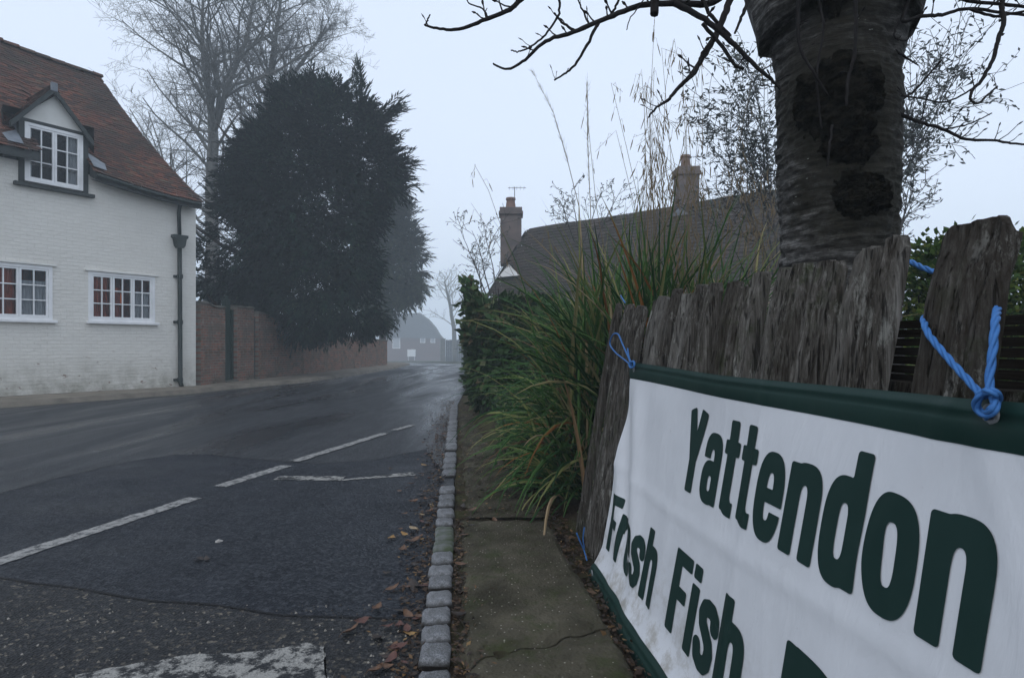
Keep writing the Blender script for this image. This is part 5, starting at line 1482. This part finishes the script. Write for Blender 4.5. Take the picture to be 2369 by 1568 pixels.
for k in range(11):
    a = -PI * .45 - 2 * PI * k / 10 * .88
    ring.append(FP(2281 + 22 * math.cos(a), 934 + 25 * math.sin(a), -.074 - .006 * math.sin(k)))
rope(m, ring, .0068)
rope(m, [FP(2268, 915, -.060), FP(2284, 905, -.085), FP(2304, 910, -.082), FP(2310, 925, -.062), FP(2296, 945, -.078), FP(2282, 958, -.066), FP(2286, 966, -.05)], .0064)
m.build('knot', MT['rope'], r1, smooth_=True)
r2 = thing('rope', 'thin blue cord looped from the upper left banner corner round the end post', 'rope', FP(1462, 845, -.05))
m = MB()
rope(m, [FP(1462, 846, -.05), FP(1445, 832, -.045), FP(1424, 815, -.03), FP(1411, 795, -.02), FP(1418, 774, -.03), FP(1430, 773, -.03), FP(1440, 795, -.035), FP(1452, 822, -.045), FP(1461, 842, -.055)], .0046, 24)
rope(m, [FP(1461, 845, -.055), FP(1455, 825, -.05), FP(1452, 806, -.04)], .004, 24)
rope(m, [FP(1436, 684, .05), FP(1441, 692, .03), FP(1446, 700, .02)], .005, 24, 4)
m.build('loop', MT['rope'], r2, smooth_=True)
m = MB(); rope(m, [FP(1457, 838, -.06), FP(1466, 836, -.066), FP(1467, 847, -.064), FP(1458, 849, -.062), FP(1456, 840, -.058)], .0055, 24); m.build('knot', MT['rope'], r2, smooth_=True)
r3 = thing('rope', 'frayed blue cord end at the lower left banner corner near the path', 'rope', P(1356, 1285, 3.2))
m = MB()
rope(m, [P(1334, 1232, 3.15), P(1342, 1252, 3.16), P(1351, 1272, 3.18), P(1358, 1296, 3.16)], .004, 24)
rope(m, [P(1352, 1219, 3.15), P(1349, 1244, 3.16), P(1352, 1268, 3.17)], .0035, 24)
m.build('cord', MT['rope'], r3, smooth_=True)
# ================================================================== CHERRY TREE
TD = 2.32
tree = thing('cherry_tree', 'thick dark cherry tree trunk with bare branches behind the fence', 'tree', P(1937, 797, TD) - V((0, 0, 1.0)))
prof = [(1500, 1770, 2110), (1250, 1785, 2092), (900, 1806, 2072), (700, 1811, 2066), (570, 1812, 2065), (500, 1810, 2066), (400, 1806, 2067), (300, 1803, 2072), (250, 1802, 2071), (200, 1801, 2068), (150, 1799, 2071), (100, 1790, 2081), (50, 1774, 2095), (0, 1756, 2110), (-60, 1735, 2130), (-140, 1712, 2152)]
tp = [(H + (HY - y) / F * TD, (a + b) / 2, (b - a) / 2) for y, a, b in prof]
def trunkrow(Z):
    for (z0, c0, w0), (z1, c1, w1) in zip(tp, tp[1:]):
        if Z <= z1 or (z1, c1, w1) == tp[-1]:
            t = (Z - z0) / (z1 - z0); return c0 + (c1 - c0) * t, w0 + (w1 - w0) * t
def tpt(a, Z, extra=0.0):
    c, w = trunkrow(Z); cx_ = (c - CX) / F * TD; r = w / F * TD * .95
    ca, sa = math.cos(a), math.sin(a)
    zz_ = Z + .035 * nz(ca * 1.5, sa * 1.5, Z * 2); ridge_ = .004 * (1 - abs(nz(ca * .9, sa * .9 + 5, zz_ * 17)) * 2.6) * (.4 + .8 * abs(nz(ca, sa, Z * 3 + 9))) + .007 * (1 - abs(nz(ca * 3.2 + 3, sa * 3.2, zz_ * 34)) * 3) * (.2 + 1.2 * abs(nz(ca * 2, sa * 2, Z * 5 + 2))) + .006 * nz(ca * 9, sa * 9, Z * 30) + .004 * nz(ca * 3, sa * 3, Z * 60) + .010 * nz(ca * 1.6, sa * 1.6, Z * 4)
    # knobbly swelling on the road side
    da = math.atan2(math.sin(a + PI * .656), math.cos(a + PI * .656))
    ridge_ += .035 * math.exp(-(da / .62) ** 2 - ((Z - 2.02) / .15) ** 2) + .018 * math.exp(-((da - .35) / .5) ** 2 - ((Z - 1.62) / .10) ** 2)
    ridge_ += .016 * math.exp(-((math.atan2(math.sin(a + .05), math.cos(a + .05))) / .3) ** 2 - ((Z - 2.06) / .06) ** 2)
    r += ridge_ + extra
    return (cx_ + r * ca, TD + r * sa, Z)
m = MB(); NA = 130; zs = frange(tp[0][0], 1.15, 30)[:-1] + frange(1.15, tp[-1][0], 520)
rows = [[tpt(2 * PI * i / NA, z) for i in range(NA)] for z in zs]
vs = [p for r in rows for p in r]
m.add(vs, [(j * NA + i, j * NA + (i + 1) % NA, (j + 1) * NA + (i + 1) % NA, (j + 1) * NA + i) for j in range(len(zs) - 1) for i in range(NA)])
m.build('trunk', MT['cherry'], tree, smooth_=True)
# rough mossy burrs
rs = random.Random(6)
def burr(cx_px, cy_px, rx, ry, dep, seed, n=34):
    m = MB(); z0 = H + (HY - cy_px) / F * TD; c, w = trunkrow(z0); a0 = -PI / 2 - .49 + math.asin(max(-.97, min(.97, (cx_px - c) / w))); aw = rx / w * 1.1; hh = ry / F * TD
    def fn(u, v):
        x, y = 2 * u - 1, 2 * v - 1; rr = x * x + y * y
        x2, y2 = x * math.sqrt(1 - y * y / 2), y * math.sqrt(1 - x * x / 2); r2 = math.hypot(x2, y2)
        rag = 1 + .22 * nz(x2 * 2.2, y2 * 2.2, seed)
        ex = dep * (1 - r2 ** 1.7) - .006 + .022 * nz(x2 * 4, y2 * 4, seed) + .018 * nz(x2 * 10, y2 * 10, seed) + .012 * nz(x2 * 24, y2 * 24, seed) - .075 * smooth(.5, 1, r2)
        return tpt(a0 + aw * x2 * rag, z0 + hh * y2 * rag, ex)
    m.grid(fn, frange(0, 1, n * 2), frange(0, 1, n * 2)); return m.build('burr', MT['burr'], tree)
burr(1934, 268, 140, 135, .036, 3); burr(1962, 365, 88, 90, .028, 31); burr(1985, 478, 95, 85, .030, 8); burr(1925, 30, 90, 120, .016, 13)
# limbs above the frame
lm = MB()
def limb(pts, rad, n=14):
    Q = []; R = []
    for i in range(len(pts) - 1):
        for k in range(6):
            t = k / 6; q = pts[i].lerp(pts[i + 1], t); q += V((.01 * nz(q.z * 7, i), .01 * nz(q.z * 7, i + 5), 0)); Q.append(q); R.append(rad[i] + (rad[i + 1] - rad[i]) * t)
    Q.append(pts[-1]); R.append(rad[-1]); lm.tube(Q, R, n)
T0 = P(1932, -130, TD)
limb([T0 - V((.0, 0, .25)), T0 + V((-.22, .05, .25)), T0 + V((-.6, .2, .9)), T0 + V((-.9, .3, 2.0))], [.30, .19, .13, .05])
limb([T0 - V((.0, 0, .25)), T0 + V((.22, -.02, .25)), T0 + V((.55, -.1, .9)), T0 + V((.8, -.2, 2.0))], [.30, .18, .12, .05])
limb([T0 - V((.0, 0, .2)), T0 + V((0, .2, .4)), T0 + V((.05, .5, 1.4)), T0 + V((.1, .6, 2.2))], [.26, .17, .11, .04])
limb([T0 + V((-.2, 0, .2)), T0 + V((-.6, -.25, .35)), P(1400, -190, 2.0), P(1250, -150, 1.95)], [.13, .06, .03, .02])
limb([T0 + V((.25, 0, .25)), P(2330, -180, 2.1), P(2420, -120, 2.0), P(2600, -150, 1.9)], [.10, .05, .03, .02])
lm.build('limb', MT['cherry'], tree, smooth_=True)
# hanging branches
bm_ = MB()
def spline(pts, sub=6):
    Q = []; n = len(pts)
    for i in range(n - 1):
        p0, p1, p2, p3 = pts[max(0, i - 1)], pts[i], pts[i + 1], pts[min(n - 1, i + 2)]
        for k in range(sub):
            t = k / sub; Q.append(.5 * ((2 * p1) + (p2 - p0) * t + (2 * p0 - 5 * p1 + 4 * p2 - p3) * t * t + (3 * p1 - p0 - 3 * p2 + p3) * t ** 3))
    Q.append(pts[-1]); return Q
brs = random.Random(14)
def br(px, d, w0, w1, twigs=0, tl=28, side=0, d1=None, upw=True):
    n = len(px); pts = [P(x, y, d + ((d1 if d1 is not None else d) - d) * i / (n - 1)) for i, (x, y) in enumerate(px)]
    Q = spline(pts); k = len(Q); Q = [q + V((.004 * nz(i * .9, n), .004 * nz(i * .9, n, 3), .003 * nz(i * 1.3, n, 7))) for i, q in enumerate(Q)]
    R = [(w0 + (w1 - w0) * i / (k - 1)) * .5 / F * d * (1 + .22 * max(0, nz(i * .8, w0))) for i in range(k)]
    bm_.tube(Q, R, 7)
    for t in range(twigs):
        i = brs.randrange(int(k * .15), k - 1); q = Q[i]; ax = (Q[i + 1] - Q[i]).normalized()
        L = tl * brs.uniform(.4, 1.2) / F * d; dr = (ax * brs.uniform(.2, .9) + V((brs.gauss(0, .4), brs.gauss(0, .4), .75 if upw else brs.gauss(0, .7)))).normalized()
        mid = q + dr * L * .5; end = q + dr * L + V((0, 0, L * .18)); r = max(.0011, R[i] * .42)
        bm_.tube([q, mid, end], [r, r * .8, r * .6], 5)
        bm_.tube([end - dr * .004, end + dr * .006, end + dr * .016], [r * .7, r * 1.5, r * .4], 5)      # bud
        if brs.random() < .4:
            e2 = mid + (dr + V((brs.gauss(0, .6), brs.gauss(0, .5), .4))).normalized() * L * .4; bm_.tube([mid, e2], [r * .8, r * .5], 4)
    return Q
br([(1500, -170), (1330, -80), (1215, -8), (1180, 22), (1125, 45), (1062, 68), (1010, 66), (982, 58)], 2.0, 15, 4.5, 9, 36)
br([(1130, 42), (1115, 20), (1085, 8), (1078, -10)], 2.0, 4, 2.5, 2, 20); br([(985, 58), (990, 45), (995, 34)], 2.0, 4, 3)
br([(1720, -60), (1650, 5), (1560, 8), (1480, 14), (1405, 42), (1325, 75), (1262, 96), (1215, 138), (1175, 160), (1140, 148)], 2.05, 17, 4, 10, 30)
br([(1385, 50), (1358, 105), (1330, 150), (1305, 172), (1282, 186)], 2.05, 8, 3.5, 4, 24)
br([(1292, -10), (1293, 32), (1262, 80), (1228, 108), (1200, 120), (1182, 116)], 2.1, 6, 3, 3, 22)
br([(1330, 72), (1300, 52), (1282, 30)], 2.05, 7, 3.5, 1, 18)
br([(1410, 40), (1425, 15), (1440, -20)], 2.05, 6, 5); br([(1362, 55), (1345, 18), (1335, -5)], 2.05, 5, 3, 2, 18)
br([(1560, 8), (1630, 45), (1690, 95), (1745, 150), (1785, 185), (1806, 206)], 1.95, 15, 6, 6, 30)
br([(1625, 55), (1672, 110), (1700, 150), (1720, 160)], 1.98, 9, 7, 3, 26)
br([(1700, -30), (1680, 25), (1655, 85), (1622, 140), (1598, 175), (1568, 205), (1545, 232), (1520, 248), (1500, 272)], 2.0, 17, 4, 6, 34)
br([(1645, 95), (1622, 130), (1612, 165), (1592, 185)], 1.96, 8, 5, 4, 24); br([(1740, -20), (1716, 40), (1700, 78)], 2.0, 9, 5, 2, 22)
br([(1516, -60), (1515, -10), (1514, 34)], 2.0, 19, 20); br([(1505, -20), (1460, 40), (1450, 70)], 2.02, 3, 2, 0)
br([(1620, -20), (1640, 30), (1690, 85)], 2.02, 9, 8); br([(1590, 5), (1610, -30)], 2.0, 8, 6); br([(1660, 5), (1672, -30)], 2.0, 9, 8)
# down the face of the trunk
br([(1848, -20), (1846, 60), (1852, 115), (1880, 165), (1915, 222)], 2.02, 10, 5, 1, 22); br([(1978, -20), (1980, 60), (1976, 130), (1962, 185), (1958, 245)], 2.02, 9, 6, 2, 26); br([(1890, -20), (1905, 70), (1890, 160), (1895, 250), (1900, 300)], 2.03, 6, 4, 2, 26)
br([(1925, 290), (1920, 330), (1914, 385)], 2.04, 6, 4, 0)
# right-hand side
br([(2130, -60), (2088, 44), (2130, 38), (2180, 34), (2240, 20), (2320, 30), (2420, 40)], 2.1, 10, 6, 5, 24)
br([(2080, 48), (2068, 80), (2078, 92), (2100, 92), (2112, 68)], 2.1, 5, 3, 2, 16)
br([(2160, -20), (2240, 2), (2320, 10), (2400, 20)], 2.0, 9, 7, 3, 24); br([(2240, 20), (2300, 38), (2340, 32), (2420, 18)], 2.05, 7, 5, 3, 20)
br([(2318, -40), (2318, 20), (2322, 52), (2308, 95), (2296, 140), (2268, 190), (2252, 205), (2245, 228), (2262, 240), (2290, 215), (2308, 200)], 2.0, 12, 3.5, 4, 22)
br([(2250, 205), (2190, 236), (2130, 228), (2085, 222)], 2.1, 4, 4, 5, 22)
br([(2052, 245), (2080, 262), (2120, 280), (2180, 298), (2235, 322), (2300, 325), (2350, 333), (2450, 338)], 2.15, 10, 4, 9, 40)
br([(2065, 240), (2110, 215), (2160, 160), (2180, 138)], 2.2, 6, 3, 3, 20); br([(2070, 116), (2100, 136), (2125, 152)], 2.15, 6, 3, 2, 18); br([(2180, 300), (2240, 288), (2295, 262)], 2.15, 4, 2.5, 1, 18)
bm_.build('branches', MT['twig'], tree, smooth_=True)

# ================================================================== FALLEN LEAVES
def leafmesh(seed, L=.07, W=.045):
    rs = random.Random(seed); m = MB(); curl = rs.uniform(.1, .5); cup = rs.uniform(-.3, .4); ser = rs.uniform(.02, .08)
    def fn(u, v):
        t = u; s = 2 * v - 1
        w = W * .5 * (math.sin(PI * min(1, t ** .75)) ** .8) * (1 + ser * math.sin(t * 40))
        return ((t - .5) * L, s * w + .004 * nz(t * 4, seed), .004 + curl * L * (t - .5) ** 2 * 1.6 + cup * w * s * s + .003 * nz(t * 7, s * 3, seed))
    m.grid(fn, frange(0.001, .999, 9), frange(0, 1, 5))
    m.tube([(-.5 * L, 0, .004 + curl * L * .4), (-.72 * L, .004, .01)], [.0012, .0008], 4)
    return m
LM = []
for k, (mn, cnt) in enumerate((('leaf_brown', 3), ('leaf_yellow', 2), ('leaf_red', 2), ('leaf_dark', 3), ('leaf_pale', 1))):
    for q in range(cnt):
        o = leafmesh(k * 10 + q, .06 + .012 * q, .034 + .007 * q).build('fallen_leaf', MT[mn], smooth_=True, local=True); LM.append((mn, o))
rs = random.Random(60)
used = set()
LAB = {'leaf_brown': ('curled brown fallen leaf lying in the gutter beside the granite kerb', 'brown leaves in the gutter'), 'leaf_yellow': ('yellow fallen leaf lying on the dark tarmac by the kerb', 'yellow leaves in the gutter'), 'leaf_red': ('reddish fallen leaf lying on the road near the granite kerb', 'reddish leaves in the gutter'),
       'leaf_dark': ('blackened wet fallen leaf stuck to the road by the kerb', 'blackened leaves in the gutter'), 'leaf_pale': ('pale tan fallen leaf lying among the kerb litter', 'pale leaves in the gutter')}
def put(mn, x, y, z, sc=1.0, label=None):
    c = [(a, o) for a, o in LM if a == mn]; a, o = c[rs.randrange(len(c))]
    if o.name in used: o = o.copy(); C.objects.link(o)
    used.add(o.name)
    o.location = (x, y, z + .003); o.rotation_euler = (rs.gauss(0, .15), rs.gauss(0, .15), rs.uniform(0, 2 * PI)); o.scale = (sc, sc, sc)
    tag(o, label or LAB[mn][0], 'leaf', None if label else LAB[mn][1])
def putpx(mn, px, py, sc=1.0, label=None, z=.012):
    g = Gp(px, py, z); put(mn, g.x, g.y, z, sc, label)
putpx('leaf_yellow', 906, 1246, 1.1, 'bright yellow fallen leaf lying apart from the kerb on the dark road'); putpx('leaf_yellow', 983, 1078, 1.3, 'yellow fallen leaf touching the kerb at the end of the worn white mark')
putpx('leaf_pale', 955, 1225, 1.2); putpx('leaf_yellow', 935, 1236, .9); putpx('leaf_brown', 958, 1254, 1.0); putpx('leaf_red', 835, 1440, 1.1, 'reddish fallen leaf on the tarmac seam left of the kerb'); putpx('leaf_brown', 815, 1462, 1.0)
putpx('leaf_red', 925, 1450, 1.1); putpx('leaf_brown', 945, 1425, 1.0); putpx('leaf_yellow', 945, 1468, .9); putpx('leaf_dark', 905, 1085, 1.2); putpx('leaf_red', 925, 1500, 1.2); putpx('leaf_red', 905, 1530, 1.2)
putpx('leaf_dark', 462, 1293, .8); putpx('leaf_dark', 478, 1292, .6); putpx('leaf_dark', 455, 1296, .5)
for (px, py) in ((1118, 1135), (1075, 1240), (1090, 1215), (1145, 1205), (1068, 1310), (1072, 1170), (1060, 1420), (1095, 1180)):
    putpx(rs.choice(['leaf_brown', 'leaf_pale', 'leaf_dark']), px, py, .9, 'small fallen leaf lying on the soil strip between kerb and mossy path', .07) if False else putpx(rs.choice(['leaf_brown', 'leaf_dark']), px, py, .9, None, .03)
for i in range(170):
    y = 1.7 + 8 * rs.random() ** 1.4; x = RX(y) - abs(rs.gauss(0, .075 + .012 * y)) - .01
    put(rs.choices(['leaf_brown', 'leaf_dark', 'leaf_red', 'leaf_yellow', 'leaf_pale'], (6, 9, 1.2, .4, .6))[0], x, y, .012, rs.uniform(.45, .95))
# crumbs of leaf and twig
m = MB()
for i in range(7500):
    y = 1.4 + 11 * rs.random() ** 1.3
    if rs.random() < .55: x = RX(y) - abs(rs.gauss(0, .045 + .010 * y)) + .02; z = .008
    else: x = RX(y) + .12 + abs(rs.gauss(0, .05)) + (rs.uniform(0, .5) if y > 3.9 else 0); z = .022
    L = rs.uniform(.008, .035)
    leafquad(m, V((x, y, z + rs.uniform(0, .008))), V((rs.gauss(0, 1), rs.gauss(0, 1), rs.gauss(0, .25))), V((rs.gauss(0, .4), rs.gauss(0, .4), 1)), L, L * rs.uniform(.3, .7))
for i in range(1500):
    y = rs.uniform(.8, 4.2); x = .429 + (2.034 - y) * .1075 + rs.uniform(-.02, .12)
    L = rs.uniform(.01, .045); leafquad(m, V((x, y, .0 + rs.uniform(0, .02))), V((rs.gauss(0, 1), rs.gauss(0, 1), rs.gauss(0, .3))), V((rs.gauss(0, .5), rs.gauss(0, .5), 1)), L, L * .5)
tag(m.build('leaf_litter', MT['litter']), None, None, None, 'stuff')
# loose chippings
m = MB()
for i in range(900):
    px, py = rs.uniform(-60, 940), rs.uniform(1400, 1600); g = Gp(px, py)
    if g.x > RX(g.y) - .02: continue
    r = rs.uniform(.0025, .007) * (1.5 if rs.random() < .08 else 1)
    vs = [(g.x + r * math.cos(a) * rs.uniform(.7, 1.2), g.y + r * math.sin(a) * rs.uniform(.7, 1.2), .004) for a in (0, 1.26, 2.5, 3.77, 5.0)] + [(g.x, g.y, .006 + r * .9)]
    m.add(vs, [(k, (k + 1) % 5, 5) for k in range(5)])
tag(m.build('gravel', leafmat('road_chippings', [(0, (.03, .03, .03)), (.6, (.07, .066, .06)), (.85, (.13, .12, .10)), (1, (.32, .30, .27))], .7)), None, None, None, 'stuff')
m = MB(); g = Gp(506, 1254); vs = [(g.x + .022 * math.cos(a) * (1 + .2 * math.sin(3 * a)), g.y + .026 * math.sin(a), .006) for a in frange(0, 5.6, 9)] + [(g.x, g.y, .02)]
m.add([(v[0] - g.x, v[1] - g.y, v[2]) for v in vs], [(k, (k + 1) % 9, 9) for k in range(9)]); o = m.build('stone', MT['pebble'], local=True); o.location = (g.x, g.y, 0)
tag(o, 'single pale stone lying alone on the dark tarmac', 'stone')

# ================================================================== MIST, SKY, LIGHT, CAMERA
m = MB(); m.box((-140, -16, -5.5), (140, 250, 22)); hz = m.build('haze', []) if False else None
me = bpy.data.meshes.new('haze'); me.from_pydata([tuple(q) for q in m.v], [], m.f); hz = bpy.data.objects.new('haze', me); C.objects.link(hz)
k = bpy.data.materials.new('mist'); k.use_nodes = True; t = k.node_tree; t.nodes.clear()
o_ = t.nodes.new('ShaderNodeOutputMaterial'); pv_ = t.nodes.new('ShaderNodeVolumePrincipled')
pv_.inputs['Color'].default_value = (.84, .93, 1.0, 1); pv_.inputs['Density'].default_value = .0043; pv_.inputs['Anisotropy'].default_value = .0
t.links.new(pv_.outputs[0], o_.inputs['Volume']); me.materials.append(k); tag(hz, kind='stuff')

sc = bpy.context.scene
w = bpy.data.worlds.new('World'); sc.world = w; w.use_nodes = True; t = w.node_tree; t.nodes.clear()
SUN_EL, SUN_AZ = math.radians(52), math.radians(-150)
sky = t.nodes.new('ShaderNodeTexSky'); sky.sky_type = 'NISHITA'; sky.sun_disc = False; sky.sun_elevation = SUN_EL; sky.sun_rotation = SUN_AZ; sky.dust_density = 4.0; sky.air_density = 1.0
hs = t.nodes.new('ShaderNodeHueSaturation'); hs.inputs['Saturation'].default_value = .30
mx = t.nodes.new('ShaderNodeMix'); mx.data_type = 'RGBA'; mx.inputs[0].default_value = .72; mx.inputs[7].default_value = (5.6, 6.45, 7.75, 1)
bg = t.nodes.new('ShaderNodeBackground'); bg.inputs[1].default_value = .172; ow = t.nodes.new('ShaderNodeOutputWorld')
t.links.new(sky.outputs[0], hs.inputs['Color']); t.links.new(hs.outputs[0], mx.inputs[6]); t.links.new(mx.outputs[2], bg.inputs[0]); t.links.new(bg.outputs[0], ow.inputs[0])
ld = bpy.data.lights.new('sun', 'SUN'); ld.energy = .5; ld.angle = math.radians(40); ld.color = (1, .985, .97)
lo = bpy.data.objects.new('sun', ld); C.objects.link(lo)
dirv = V((math.sin(SUN_AZ) * math.cos(SUN_EL), math.cos(SUN_AZ) * math.cos(SUN_EL), math.sin(SUN_EL)))
lo.rotation_euler = (-dirv).to_track_quat('-Z', 'Y').to_euler()

cd = bpy.data.cameras.new('camera'); cam = bpy.data.objects.new('camera', cd); C.objects.link(cam)
cam.location = (0, 0, H); cam.rotation_euler = (math.radians(90), 0, 0)
cd.sensor_width = 36; cd.lens = F / 2369 * 36; cd.shift_y = (HY - 784) / 2369
cd.clip_start = .05; cd.clip_end = 1000
sc.camera = cam
sc.view_settings.view_transform = 'Standard'; sc.view_settings.look = 'None'; sc.view_settings.gamma = 1; sc.view_settings.exposure = 0
sc.cycles.use_denoising = True
sc.cycles.volume_bounces = 1; sc.cycles.max_bounces = 8; sc.cycles.transparent_max_bounces = 16
sc.cycles.filter_width = 1.5
